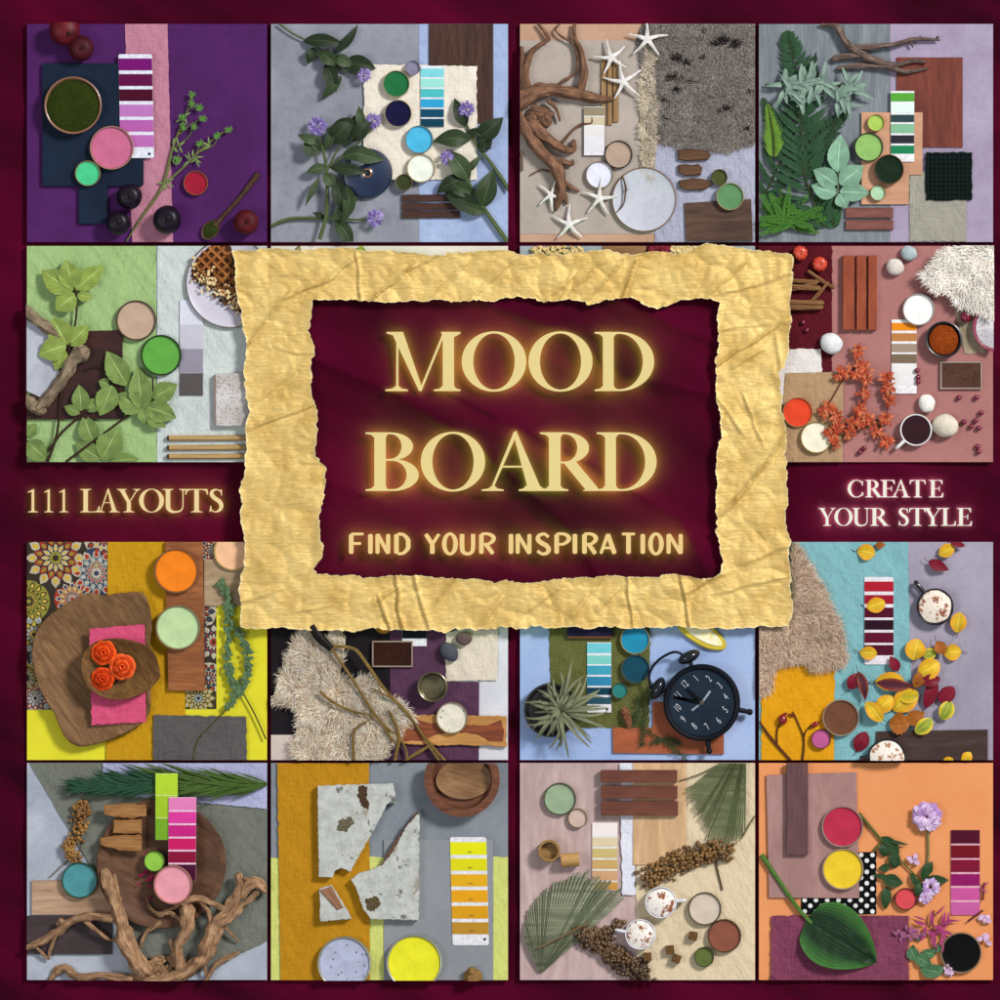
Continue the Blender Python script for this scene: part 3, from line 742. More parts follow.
# ================================================================== driftwood board
def tile_drift():
    frame(510, 15, .255, (520, 24, 755, 242))
    board('backdrop_board', mat('wall', 'bd9b84', 'ad8970', sc=60.), 'sand coloured backdrop board third from the left in the top row')
    sheet('plaster_sheet', (30, 100, 575, 858), mat('wall', 'b3a89f', '9c9188', sc=90.), 'warm grey plaster sheet under the driftwood and starfish', 'sheet', t=1.5, b=.3)
    cloth('linen_cloth', [(568, 480), (980, 480), (980, 905), (568, 905)], mat('linen', 'a9abbd', '9093a8', bump=.9), 'lavender grey linen cloth in the lower right of driftwood board', amp=3, fold_ang=85)
    furry('shaggy_rug', [(515, 25), (975, 25), (975, 505), (560, 505), (530, 330)], ['867f7a', '6c6560', '9c948d', '1f1b1c'], 'shaggy grey brown rug with dark tufts filling the upper right of driftwood board', 'rug', n=15000, L=19, wd=2.4, w=2, h=9, back='5e534a', spread=1.2, dirf=lambda x, y: PI/2 * (1 if (y // 38) % 2 else .6), tuft=1, spots=[(835, 90, 36), (880, 110, 30), (800, 108, 22), (650, 165, 34), (690, 180, 22), (752, 160, 16), (640, 240, 30), (700, 265, 14), (850, 360, 26), (820, 372, 16), (610, 400, 16), (940, 295, 18), (600, 330, 14), (930, 440, 16), (650, 290, 20), (565, 370, 12), (760, 60, 12)])
    t = furry('rug_fringe', [(515, 150), (575, 150), (575, 615), (520, 615), (500, 400)], ['d6c9b4', 'b8a890'], 'cream curly fringe along the left edge of the shaggy rug', 'fringe', n=1500, L=22, wd=3, w=2, h=12, back='a39376', spread=3., tuft=1)
    # rug tufts
    bars([(358, 178, 376, 432), (383, 178, 400, 432), (405, 178, 425, 420)], 'a58356', '7d5f3c', ['left one of three thin tan slats under the starfish', 'middle one of three thin tan slats under the starfish', 'right one of three thin tan slats under the starfish'], group='thin tan slats', rot=PI/2, h=9)
    card(290, 360, 370, 551, [(362, 396, '8f856c'), (400, 432, 'c8bb9f'), (437, 475, 'dcd8d8'), (479, 540, 'd9d8dd')], 'small off white and beige colour card by the tan slats', w=12, rnd=1)
    pot(425, 548, 55, 'b09a88', 'beige paint pot above the speckled plate', '2a2422')
    pot(350, 628, 54, 'dfe2f2', 'white paint pot left of the pale plate', '9a8a78')
    t = thing('stoneware_plate', 525, 725, 'pale blue grey stoneware plate with a brown rim', 'plate')
    mk('plate_body', G().lathe(525, 725, [(80, 2), (118, 8), (127, 15), (124, 17), (118, 15), (108, 11), (.1, 10)], 72), mat('wall', 'bfc2cc', 'b2b6c0', sc=50., rough=.5), t)
    mk('plate_rim', G().lathe(525, 725, [(121, 15.8), (126.8, 16), (125, 18), (122, 17.6)], 72, caps=False), mat('fine', '7a5e4a'), t)
    branchy('bent_twig', [([(440, 632, 22), (452, 680, 24), (445, 740, 22), (418, 775, 20)], [3, 4, 3, 2]), ([(452, 680, 24), (458, 690, 24)], [4, 2])], mat('bark', '8a6a4a', '5a4030'), 'thin bent twig lying on the pale plate', 'twig', 6)
    wood = mat('bark', 'a67a5e', '5c4032')
    def knot(g):
        for i in range(16):
            a = R.uniform(0, 6.28); r0 = R.uniform(5, 40); x, y = 95 + r0*math.cos(a), 400 + r0*math.sin(a)*.9
            g.tube([(x, y, 14), (x + R.uniform(-25, 25), y + R.uniform(-20, 20), R.uniform(18, 30)), (x + R.uniform(-45, 45), y + R.uniform(-40, 40), 12)], [12, R.uniform(12, 20), 9], 8, 5, .3)
    branchy('driftwood', [([(20, 350, 26), (90, 310, 30), (160, 297, 30), (260, 312, 28), (340, 330, 24), (402, 330, 20)], [40, 34, 26, 24, 17, 8]),
        ([(20, 380, 20), (60, 450, 26), (120, 540, 28), (180, 600, 26), (200, 690, 22), (180, 765, 16)], [20, 26, 24, 26, 20, 7]),
        ([(85, 430, 24), (140, 480, 24), (200, 525, 24), (245, 530, 20), (248, 495, 18)], [24, 20, 16, 15, 8]),
        ([(70, 310, 20), (60, 230, 24), (85, 150, 26), (130, 110, 22), (150, 90, 20), (105, 30, 16)], [20, 16, 12, 9, 8, 5]),
        ([(30, 250, 18), (48, 180, 18), (45, 130, 18)], [14, 10, 7]),
        ([(275, 305, 28), (290, 230, 26), (280, 150, 24), (255, 95, 22), (252, 30, 18)], [16, 16, 12, 8, 6]),
        ([(190, 285, 24), (205, 262, 24), (250, 235, 24), (265, 185, 24), (250, 120, 20), (200, 85, 18), (178, 60, 16), (195, 35, 14)], [5, 6, 5, 5, 4, 5, 4, 3]),
        ([(150, 340, 28), (180, 370, 26), (195, 415, 20)], [10, 7, 4]), ([(205, 505, 20), (240, 460, 18), (275, 432, 16), (318, 425, 14), (320, 400, 12)], [5, 5, 5, 4, 3]),
        ([(160, 590, 24), (200, 575, 20), (240, 585, 20), (245, 570, 18)], [14, 12, 9, 4]), ([(195, 640, 20), (230, 670, 18), (268, 692, 12)], [13, 10, 5]), ([(185, 690, 18), (215, 710, 16), (222, 740, 12)], [14, 10, 5]),
        ([(30, 520, 14), (45, 560, 12), (48, 610, 8)], [5, 4, 3]), ([(80, 628, 8), (120, 608, 10), (150, 615, 14)], [3, 3, 4])], wood, 'gnarled brown driftwood root at the left of the sand coloured board', extra=knot)
    for (u, v, r, a), l in zip(((538, 97, 76, -85), (397, 168, 70, -110), (443, 263, 78, -100), (350, 720, 74, -80), (232, 822, 74, -90), (160, 708, 60, -65)),
        ('white starfish at the top overlapping the shaggy rug', 'white starfish on the top end of the tan slats', 'white starfish just below the one on the slats', 'white starfish overlapping the pale plate', 'lowest white starfish below the driftwood tip', 'small white starfish half under the driftwood tip')):
        starfish(u, v, r, a, l, w=18 if v < 300 else 12)
    for (p, l) in (([(657, 530), (700, 526), (770, 532), (787, 550), (775, 570), (700, 574), (660, 568)], 'top wood chunk of the three on the lavender linen'), ([(660, 588), (740, 586), (754, 600), (748, 628), (690, 632), (662, 622)], 'middle and shortest wood chunk on the lavender linen'), ([(662, 650), (720, 640), (780, 650), (792, 668), (760, 688), (690, 686), (664, 676)], 'bottom wood chunk of the three on the lavender linen')):
        solo('wood_chunk', G().prism(wob(p, 4, 10, 3), 5, 22, 4), mat('wood', '6e4c32', '3c2818'), l, 'wood chunk', 'small brown wood chunks')
    sheet('wood_veneer', [(683, 738), (945, 722), (952, 886), (690, 886)], mat('wood', '65493a', '3d2b24', grain=.6), 'dark striped wood veneer at the lower right of driftwood board', 'wood panel', w=7, t=5)
    pot(820, 638, 32, '474c26', 'small dark olive paint pot above the sage green pot', '6a5a3a', w=6)
    pot(862, 713, 54, '5c8a5c', 'sage green paint pot on the corner of striped veneer', 'c0b08a', w=12)

# ================================================================== fern board
def frond(g, path, n, L, W, w=10, a=60, taper=.9, sh='lance', z2=0, asym=1.):
    C = cat_rom(path, 12); m = len(C)
    for i in range(n):
        t = i / n; k = min(m - 2, int(t * (m - 1))); p, q = C[k], C[k + 1]
        d = math.degrees(math.atan2(q[1]-p[1], q[0]-p[0]))
        ll = L * (1 - t) ** taper * min(1, .45 + t * 4)
        for s_ in (-1, 1):
            g.leaf(p[0], p[1], d + s_ * (a + R.uniform(-5, 5)), ll * R.uniform(.9, 1.08) * (asym if s_ > 0 else 1), W, w + z2 * t, .06, .15, sh, serr=.35, n=12, m=2, bend=-s_ * 18)

def tile_fern():
    frame(750, 15, .25, (759, 24, 993, 242))
    board('backdrop_board', mat('wood', '858d93', '666e75', rot=PI/2, grain=.5), 'weathered blue grey plank backdrop in the top right corner')
    sheet('plaster_sheet', (560, 30, 985, 915), mat('wall', 'a69bb2', '8d8098', sc=70.), 'mottled lavender plaster sheet on the right of fern board', 'sheet', t=1.5, b=.3)
    sheet('wood_veneer', (586, 170, 850, 530), mat('wood', '7d3c2d', '5d281f', rot=PI/2, grain=.5), 'reddish brown wood veneer panel on fern board', 'wood panel', w=2, t=5)
    sheet('plywood_board', [(445, 390), (690, 390), (688, 640), (636, 640), (634, 758), (445, 758)], mat('wood', 'c99a7c', 'b98a6c', grain=.3), 'peach coloured plywood panel in the middle of fern board', 'plywood panel', w=7, t=4)
    cloth('linen_cloth', [(638, 628), (862, 628), (866, 905), (640, 905)], mat('linen', '9d9a8e', '86847a'), 'grey green linen swatch at the bottom right of fern board', w=3, amp=1.5, fringe=[(641, 640, 641, 900, 9, 180)])
    cloth('checked_cloth', (703, 550, 887, 742), mat('check', '0e1c18', '02090a', per=4.4), 'black and dark green checked cloth square', w=9, amp=1.5)
    card(562, 305, 656, 588, [(313, 347, '4f9e34'), (353, 393, 'd6eae0'), (400, 430, '2b4143'), (437, 474, '7db08e'), (482, 515, '292832'), (523, 556, '1d7a50')], 'tall green and grey colour card on the peach plywood', w=14, rnd=1)
    pot(502, 433, 34, 'a4c55a', 'small lime green paint pot on the peach plywood', 'b08a50', w=11)
    pot(473, 530, 58, '8cb766', 'large leaf green paint pot on the peach plywood edge', '3a3a2c', w=11)
    pot(553, 620, 60, '0f2414', 'large blackish green paint pot on the peach plywood', '7a5a3c', w=11, h=30)
    pot(510, 713, 31, 'a8cda8', 'small pale mint paint pot on the peach plywood', 'a08050', w=11)
    bars([(382, 771, 572, 812), (382, 820, 572, 860)], '85524a', '6a3e38', ['upper reddish wood strip at the bottom of fern board', 'lower reddish wood strip at the bottom of fern board'], 'wood_strip', 'wood strip', 'reddish wood strips', w=3, h=10)
    branchy('dry_branch', [([(285, 38, 16), (345, 50, 20), (380, 110, 24), (430, 150, 26), (500, 185, 26), (580, 200, 24), (650, 185, 22), (700, 190, 20)], [7, 14, 15, 17, 16, 10, 8, 6]),
        ([(420, 135, 22), (500, 128, 26), (580, 120, 26), (660, 98, 24), (755, 102, 20)], [15, 11, 9, 9, 4]), ([(335, 178, 16), (400, 165, 22), (450, 168, 24), (490, 185, 22)], [12, 13, 12, 9]),
        ([(355, 215, 14), (440, 205, 18), (540, 208, 22), (620, 228, 20), (712, 215, 16)], [10, 11, 12, 11, 4]), ([(640, 110, 22), (650, 130, 18)], [6, 3]), ([(670, 98, 22), (680, 88, 24)], [5, 3]), ([(740, 100, 22), (750, 90, 22)], [4, 5])],
        mat('bark', '9a8478', '4a3a34'), 'forked dry grey brown branch across the top of fern board', 'branch')
    def fern(label, u, v, path, n, L, W, c, z, **k):
        t = thing('fern_frond', u, v, label, 'fern frond', 'fern fronds on the plank backdrop')
        mk('stem', G().tube([(p[0], p[1], z) for p in path], [5, 4, 2], 6), mat('bark', '4a5a30'), t)
        g = G(); frond(g, path, n, L, W, z, **k); mk('foliage', g, mat('leaf', c, c, rough=.6), t, cap=False, sharp=70)
    fern('long dark green fern frond down the left of plank backdrop', 220, 500, [(300, 850), (230, 680), (205, 500), (210, 300), (165, 150), (150, 65)], 36, 215, 15, '2c5234', 8, taper=.75, a=58)
    fern('second dark fern frond lying behind the sage leaves', 260, 300, [(60, 720), (150, 520), (220, 330), (265, 150)], 24, 150, 13, '274a2e', 5, a=60)
    fern('small dark fern frond low beside the bright cypress', 290, 790, [(340, 850), (300, 760), (250, 640)], 14, 90, 13, '2e5a30', 6)
    fern('dark fern frond fanning to the left edge under the sage leaves', 90, 420, [(215, 640), (150, 520), (90, 420), (50, 330)], 18, 120, 12, '2a5030', 7, a=55)
    fern('dark fern frond reaching right toward the pale leaflets', 330, 430, [(215, 640), (270, 520), (340, 430), (400, 380)], 18, 110, 12, '2a4c30', 7, a=55)
    fern('yellow green fern tip at the left edge of plank backdrop', 95, 470, [(95, 570), (90, 480), (70, 360)], 26, 75, 7, '6f9a33', 16, a=50, taper=.6)
    lv = []
    for cx, cy, n, L in ((150, 290, 16, 80), (230, 270, 18, 85), (300, 270, 12, 75), (400, 300, 16, 80), (215, 340, 10, 70), (370, 340, 12, 75)):
        for i in range(n): lv.append((cx + R.uniform(-25, 25), cy + R.uniform(-20, 20), R.uniform(0, 360), L * R.uniform(.7, 1.1), 24, {'z': 22 + R.uniform(0, 12)}))
    plant('sage_bunch', 260, 290, 'bunch of pale blue green sage leaves on top of the ferns', 'leaf bunch', [([(60, 280, 16), (160, 285, 18), (300, 275, 18), (420, 290, 18)], 5)], lv, '5a4a34', mat('leaf', '8aa898', 'b8cdbd', vs=.2), w=20, shape='strap', fold=.3)
    plant('pale_leaf_sprig', 350, 650, 'sprig of five broad pale green leaflets in the middle of fern board', 'leaf', [([(352, 620, 20), (350, 700, 20), (355, 760, 16)], [3, 4])],
          [(350, 630, -91, 145, 94), (346, 680, 217, 118, 78), (358, 678, -38, 112, 88), (346, 712, 189, 104, 74), (358, 706, 4, 120, 84), (354, 716, 60, 66, 62)], '8aa07a', mat('leaf', '86b498', 'aad0b0'), w=22, serr=.03, n=16, arch=.06, separate=True)
    g = G()
    for k in range(44):
        a = R.uniform(150, 385); u, v = 150 + R.uniform(-30, 30), 820 + R.uniform(-20, 30); L = R.uniform(70, 150); a2 = math.radians(a)
        C = [(u + math.cos(a2) * L * s_, v + math.sin(a2) * L * s_ * .95) for s_ in (0, .5, 1)]
        frond(g, C, 15, 34, 5.5, 12 + R.uniform(0, 26), a=42, taper=.5)
    t = thing('cypress_sprig', 155, 800, 'bright green feathery cypress sprig in the bottom left of fern board', 'evergreen sprig')
    mk('foliage', g, mat('leaf', '467f2a', '6a9e40', rough=.6), t, cap=False, sharp=70)

# ================================================================== green linen board
def tile_green():
    frame(0, 235, .255, (27, 246, 267, 462))
    board('backdrop_board', mat('plain', 'b7c9cc', 'a5b6ba', sc=70.), 'pale backdrop board at the left of the second row')
    cloth('linen_cloth', [(100, 40), (612, 40), (615, 895), (100, 895)], mat('linen', '9fbb80', '8aa86a', mottle=.4), 'light green linen cloth covering the left of leafy branch board', amp=2.5, edge=3, freq=.012)
    cloth('linen_cloth', [(618, 40), (1060, 40), (1060, 895), (616, 895)], mat('linen', 'c6cecc', 'b0b9b8', mottle=.5), 'pale grey blue linen cloth under the plate and pencils', amp=2.5, edge=2)
    sheet('wooden_board', [(262, 378), (480, 374), (486, 722), (104, 724), (104, 640), (250, 560)], mat('wood', '45231d', '2a1513', grain=.4), 'dark brown wooden panel behind the green leaves', 'wood panel', w=6, t=12, b=2)
    sheet('stone_slab', [(100, 330), (200, 385), (240, 560), (165, 640), (100, 610)], mat('wall', 'bcc0ca', 'a2a6b2', sc=40.), 'light grey stone slab framed by pale driftwood', 'stone slab', w=6, t=14, b=2)
    wd = mat('bark', 'ab987e', '6a5846')
    branchy('driftwood', [([(98, 290, 26), (140, 330, 30), (200, 375, 30), (230, 400, 28)], [20, 20, 22, 12]), ([(325, 465, 34), (290, 490, 34), (250, 560, 34), (200, 625, 32), (150, 680, 28)], [34, 26, 24, 22, 26]), ([(98, 640, 24), (130, 670, 26), (160, 690, 26)], [22, 26, 20]), ([(335, 450, 34), (345, 470, 30), (325, 490, 34)], [10, 9, 12]), ([(300, 450, 40), (330, 445, 36)], [12, 9]), ([(150, 690, 30), (175, 690, 28)], [14, 12])],
            wd, 'pale weathered driftwood crossing the grey stone slab', rough=.25)
    pot(535, 336, 79, 'bfa38d', 'large beige paint pot on the edge of green linen', '5a4a3c', w=6)
    pot(633, 472, 80, '60a644', 'large bright green paint pot beside the grey colour card', '2d3d20', w=6)
    card(705, 255, 797, 630, [(255, 351, 'd3d6e2'), (352, 446, 'bebdca'), (447, 541, '8f8b9a'), (542, 630, '55504f')], 'grey colour card of four large chips on pale linen', w=6, rnd=1)
    t = thing('dinner_plate', 905, 190, 'white plate with a grey rim partly under the gold paper', 'plate')
    mk('plate_body', G().lathe(905, 190, [(110, 6), (165, 12), (176, 20), (172, 22), (162, 17), (140, 13), (.1, 12)], 72), mat('wall', 'c9c6d2', 'bcb8c6', sc=60., rough=.3), t)
    mk('plate_rim', G().lathe(905, 190, [(170, 20.5), (176.5, 20.2), (174, 23), (171, 22.6)], 72, caps=False), mat('fine', '7c746c'), t)
    poly = [(760, 95), (800, 45), (850, 30), (905, 45), (925, 130), (945, 230), (955, 310), (880, 240), (800, 190), (750, 160)]
    g = G(); g.prism(wob(poly, 4, 10, 2), 15, 18, 2); nbase = len(g.f)
    for k in range(-5, 8):
        for s_ in (1, -1):
            pts = []
            for q in range(-30, 31):
                x = 850 + q*8*.707 + k*40; y = 120 + s_*q*8*.707
                if in_poly(x, y, inset(poly, 8)): pts.append((x, y, 21 + (s_ > 0) * .4))
            if len(pts) > 2: g.tube([pts[0], pts[-1]], 6.5, 6, 4, .2)
    t = thing('waffle', 860, 140, 'golden brown waffle piece with cream and crumbs on the white plate', 'waffle')
    for q in range(len(g.f)): g.mi[q] = 0 if q < nbase else 1
    mk('grid_cake', g, [mat('plain', '5a3218', '3a1e0e', sc=9.), mat('plain', 'a86c38', '7a4420', sc=6.)], t)
    g = G()
    for i in range(260):
        q = R.random(); x = 765 + q * 185 + R.gauss(0, 14); y = 140 + q * 140 + R.gauss(0, 24)
        g.ball(x, y, 20 + R.uniform(0, 8), R.uniform(3, 8), 7, R.uniform(.7, 1.4), 1, .8, R.uniform(0, 3), R.choice([0, 0, 1, 2]), w=.3)
    o = mk('crumbs', g, [mat('fine', 'e6cf9a'), mat('fine', '6a4020'), mat('fine', '2f1a10')], t); o['kind'] = 'stuff'
    t = thing('pumice_block', 910, 645, 'speckled white pumice block with a rusty edge', 'block')
    mk('stone_block', G().prism(wob([(845, 545), (1000, 540), (1000, 750), (848, 750)], 2, 12), 4, 32, 3), mat('stone', 'cfcac8', 'a39c98', dot=.22, vsc=.4, bump=1.), t)
    mk('edge_band', G().prism([(842, 552), (847, 550), (851, 745), (846, 745)], 5, 29, .5), mat('plain', 'a8705c'), t)
    for i, (a, b) in enumerate(((786, 808), (823, 846), (858, 880))):
        t = thing('wooden_dowel', 820, (a+b)/2, ('top', 'middle', 'bottom')[i] + ' pale wooden dowel of three below the pumice block', 'dowel', 'pale wooden dowels')
        mk('shaft', G().tube([(664, (a+b)/2, 13), (1060, (a+b)/2 - 2, 13)], 11, 6, 8), mat('wood', 'c2a06c', 'a38352'), t)
        mk('dark_tip', G().tube([(655, (a+b)/2, 13), (665, (a+b)/2, 13)], [9, 10.5], 8, 2), mat('fine', '4a3828'), t)
    lm = mat('leaf', '95ac4c', 'b9ca7a', vs=.5, veins=8.)
    kw = dict(w=26, serr=.05, n=14, separate=True, arch=.08, fold=.18)
    plant('leafy_branch', 250, 600, 'tall thin branch with yellow green leaves at the left of green linen', 'branch with leaves',
          [([(188, 890), (225, 780), (245, 600), (275, 440), (300, 330), (300, 240), (285, 190)], [6, 5, 5, 4, 4, 4, 3])],
          [(290, 215, -105, 120, 92), (290, 215, 203, 140, 96, {'bend': 15}), (300, 215, -42, 140, 92), (300, 235, 148, 105, 84), (305, 235, 15, 60, 44),
           (265, 430, -118, 115, 92), (270, 430, -38, 105, 80), (262, 435, 165, 112, 90, {'bend': -10}), (255, 450, 110, 90, 60)], '4a3526', lm, **kw)
    lm2 = mat('leaf', '7b964c', 'a2b672', vs=.5, veins=8.)
    plant('leafy_branch', 560, 660, 'leafy green branch crossing the dark brown panel', 'branch with leaves',
          [([(260, 890), (380, 800), (500, 710), (590, 640), (600, 560)], [5, 5, 5, 3]), ([(190, 850), (250, 770), (330, 700), (400, 640)], [5, 5, 4]), ([(330, 530), (395, 520), (450, 590), (480, 620)], [3, 4, 4])],
          [(560, 690, -93, 165, 92), (560, 690, 215, 130, 90), (600, 640, -28, 115, 80), (575, 675, 15, 125, 86), (555, 680, 70, 70, 50), (580, 700, 40, 90, 60),
           (500, 590, -122, 155, 92), (440, 590, 105, 135, 88), (430, 590, 205, 45, 40),
           (320, 690, -88, 105, 74), (315, 700, 205, 70, 46), (340, 690, -40, 80, 50)], '4a3526', lm2, **kw)
    plant('leafy_branch', 400, 810, 'low leafy green branch at the bottom of green linen', 'branch with leaves',
          [([(100, 808), (150, 815), (180, 850), (190, 890)], [4, 4, 4]), ([(370, 812), (420, 840), (440, 890)], [4, 3])],
          [(370, 815, -115, 110, 80), (395, 880, 215, 115, 84), (400, 880, -60, 140, 110), (430, 890, -10, 120, 60), (105, 810, 40, 110, 80), (110, 790, -60, 60, 50)], '4a3526', lm2, **dict(kw, w=14))

# ================================================================== cream strips behind the paper
def tiles_hidden():
    frame(265, 238, .25, (271, 246, 508, 300))
    board('backdrop_board', mat('plain', 'e2ded2', 'd3cdbf', sc=30.), 'cream backdrop strip showing above the gold paper under the slate board')
    plant('green_leaf_tip', 395, 40, 'single bright leaf tip poking out above the gold paper', 'leaf', [([(388, 60, 6), (392, 90, 6)], 2)], [(395, 100, -95, 80, 40)], '7a8a40', mat('leaf', '9aba3c', 'c0d670'), w=6)
    plant('olive_leaf_tip', 130, 40, 'tiny olive twig tip above the gold paper edge', 'twig', [([(120, 70, 6), (130, 40, 8), (138, 30, 8)], 3)], [(128, 90, -80, 66, 22)], '7a6a40', mat('leaf', 'a8a060', 'c0b070'), w=6)
    frame(510, 238, .25, (520, 246, 755, 300))
    board('backdrop_board', mat('wall', 'a3aeb3', '8d999e', sc=30.), 'grey backdrop strip showing above the gold paper under the sand coloured board')
    sheet('wood_veneer', (370, 25, 545, 220), mat('wood', 'a87e54', '7d5a38'), 'brown wood sheet peeking out above the gold paper', 'wood panel', w=0, t=4)
    sheet('maroon_cloth', (545, 25, 640, 220), mat('linen', '5a1a2a', '42101c'), 'maroon cloth peeking out above the gold paper', 'cloth', w=0, t=4)
    for name, lb, x0, x1, c, r, y0 in (('nut_heap', 'heap of pale nuts at the left above the gold paper', 90, 290, 'd9bf86', 9, 22), ('grain_heap', 'heap of cream grain at the right above the gold paper', 630, 760, 'dfc890', 9, 22), ('berry_heap', 'heap of dark red berries above the gold paper', 560, 640, '7a2030', 11, 30)):
        g = G()
        for i in range(170): g.ball(R.uniform(x0, x1), R.uniform(y0, y0 + 90), 8 + R.uniform(0, 10), r * R.uniform(.8, 1.1), 8, 1.2, .8, .8, R.uniform(0, 3))
        o = mk(name, g, mat('fine', c, rough=.5), None); o['kind'] = 'stuff'; o['label'] = lb
# ================================================================== dusty rose autumn board
def tile_rose():
    frame(765, 235, .235, (759, 246, 993, 462))
    board('backdrop_board', mat('wall', 'a87470', '9c6865', sc=70.), 'dusty rose backdrop board at the right of the second row')
    cloth('maroon_cloth', [(-30, 45), (285, 45), (285, 580), (-30, 580)], mat('linen', '571420', '430e18', mottle=.5), 'dark maroon cloth along the gold paper on the rose board', amp=2)
    cloth('white_cloth', [(-30, 488), (238, 485), (245, 720), (-30, 720)], mat('linen', 'dcd6d4', 'c8c0be', bump=.3), 'folded white cloth beside the gold paper', w=5, amp=2)
    sheet('kraft_paper', [(85, 588), (333, 582), (331, 980), (60, 980)], mat('linen', 'ab8c6c', '98795a', mottle=.6), 'creased brown kraft paper under the orange and cream pots', 'paper', w=9, t=2, wobble=3)
    for (u, v, r), l in zip(((148, 78, 34), (232, 125, 34)), ('upper small orange pumpkin on maroon cloth', 'lower small orange pumpkin on maroon cloth')):
        fruit('mini_pumpkin', u, v, r, mat('gloss', 'cf4526', 'a8281c', rough=.45), l, 'pumpkin', ribs=9, rib=-.12, stemc='c9b070', group='mini pumpkins', w=4, sq=.6)
    cm = mat('bark', 'ad7f52', '7a5230')
    for (a, b, r), l in zip((((185, 155), (290, 225), 7), ((265, 205), (180, 300), 8), ((60, 190), (222, 200), 9), ((60, 215), (228, 228), 11), ((60, 245), (215, 205), 9), ((40, 285), (240, 290), 12), ((40, 308), (238, 308), 11)),
        ('thin cinnamon stick slanting down right at the top of the bundle', 'short cinnamon stick slanting across the bundle', 'uppermost level cinnamon stick in the bundle', 'thick cinnamon stick in the middle of the bundle', 'cinnamon stick tilted up in the middle of the bundle', 'second lowest cinnamon stick in the bundle', 'lowest cinnamon stick in the bundle')):
        solo('cinnamon_stick', G().tube([(a[0], a[1], 14 + r), ((a[0]+b[0])/2, (a[1]+b[1])/2+2, 16 + r), (b[0], b[1], 14 + r)], r, 10, 5, .1), cm, l, 'cinnamon stick', 'cinnamon sticks on maroon cloth')
    bars([(330, 88, 380, 404), (388, 88, 430, 405), (438, 88, 474, 405)], 'a35030', '7a3520', ['left one of three upright redwood bars', 'middle one of three upright redwood bars', 'right one of three upright redwood bars'], 'wood_bar', 'wood bar', 'redwood bars', rot=PI/2, h=26, grain=.5)
    for a, l in (((612, 78, 34, 32, 'a9b8bc'), 'blue grey pebble at the top of the rose board'), ((552, 138, 38, 36, 'd5ccc4'), 'speckled white pebble under the blue grey one'), ((280, 463, 49, 44, 'dcdde0'), 'large white pebble on the corner of maroon cloth'), ((687, 717, 40, 36, 'ece9e2'), 'white pebble above the drink cup'), ((765, 812, 55, 50, 'd6cdba'), 'large cream pebble right of the drink cup')):
        pebble(*a, l, ang=20 if a[0] != 687 else 80)
    furry('sheepskin', [(660, 180), (730, 90), (800, 40), (990, 40), (990, 345), (900, 325), (830, 310), (790, 270), (730, 240)], ['efe8de', 'ddd2c4', 'f5f0ea'], 'fluffy white sheepskin in the top right of the rose board', 'sheepskin', n=4200, L=48, wd=6, w=26, h=26, back='c8b8a4', spread=.8, dirf=lambda x, y: math.atan2(y - 60, x - 960) )
    cloth('twine_cloth', [(800, 290), (870, 290), (940, 500), (850, 508)], mat('linen', 'a2937c', '84765f', fine=.5), 'coarse sackcloth strip under the white bowl', amp=2)
    bowl('enamel_bowl', 985, 395, 104, '8e2f48', None, 'white enamel bowl with a crimson rim at the right edge', h=34, w=6, lip=.08, wallmat=mat('gloss', '93354c', rough=.3))
    o = solo('bowl_lace', G().lathe(985, 395, [(92, 30), (90, 33), (40, 32), (.1, 32)], 60), mat('stone', 'd5d2d4', 'a9a4ac', vsc=.35, dot=.2), 'white speckled napkin inside the enamel bowl', 'napkin')
    fruit('crab_apple', 852, 350, 24, mat('gloss', '7c1030', '4a0a20'), 'small crimson crab apple beside the enamel bowl', 'crab apple', w=6, dy=-25)
    pot(652, 318, 68, 'f2f4ee', 'white paint pot at the top of the orange brown colour card', 'b7b0aa', w=6)
    pot(138, 755, 64, 'dd4526', 'bright vermilion paint pot beside the gold paper', 'c08a60', w=11, h=14)
    pot(217, 862, 68, 'efe8d0', 'cream paint pot on the kraft paper', 'a88a50', w=11)
    card(538, 360, 645, 675, [(374, 407, 'e0861a'), (418, 452, 'b17842'), (463, 499, '998676'), (507, 546, '74634f'), (556, 600, 'dedcdc'), (604, 640, 'dcdbdb')], 'orange to brown colour card in the middle of the rose board', 'e8e6e8', w=3, rnd=2, mark=(550, 660))
    bowl('spice_bowl', 758, 446, 78, '1d1c24', 'b5521a', 'black bowl of orange ground spice', h=44, lip=.1, fillname='spice', heap=14, fr=64)
    tray(745, 539, 922, 656, 'b8a69c', '6e4c40', 'silver rimmed tray of brown powder on the rose board')
    mug(640, 830, 68, 137, 'e8e4e4', 'e8e4e4', 'white cup of dark red drink with its handle to the lower left', h=40, drink='2c0612', hl=.65)
    lm = [mat('leaf', 'cf5230', 'e08a5c', rough=.6), mat('leaf', 'b84428', 'd07050', rough=.6), mat('leaf', 'd9744a', 'eaa080', rough=.6)]
    def flame(label, P, w=14):
        t = thing('orange_blossom_sprig', P[0][0], P[0][1], label, 'blossom sprig', 'orange blossom sprigs on the rose board')
        mk('stem', G().tube([(p[0], p[1], w) for p in P], 2.5, 6, 4), mat('bark', '8a4030'), t)
        for u, v in P:
            g = G()
            for i in range(24): g.leaf(u + R.uniform(-9, 9), v + R.uniform(-9, 9), R.uniform(0, 360), R.uniform(22, 42), R.uniform(9, 14), w + R.uniform(2, 14), .3, .2, 'lance', n=5, m=2, mi=i % 3)
            mk('blossom', g, lm, t, cap=False, sharp=70)
    flame('tall orange blossom sprig beside the redwood bars', [(390, 495), (398, 560), (425, 570), (385, 590), (430, 615), (420, 680), (405, 745), (405, 800), (358, 852)])
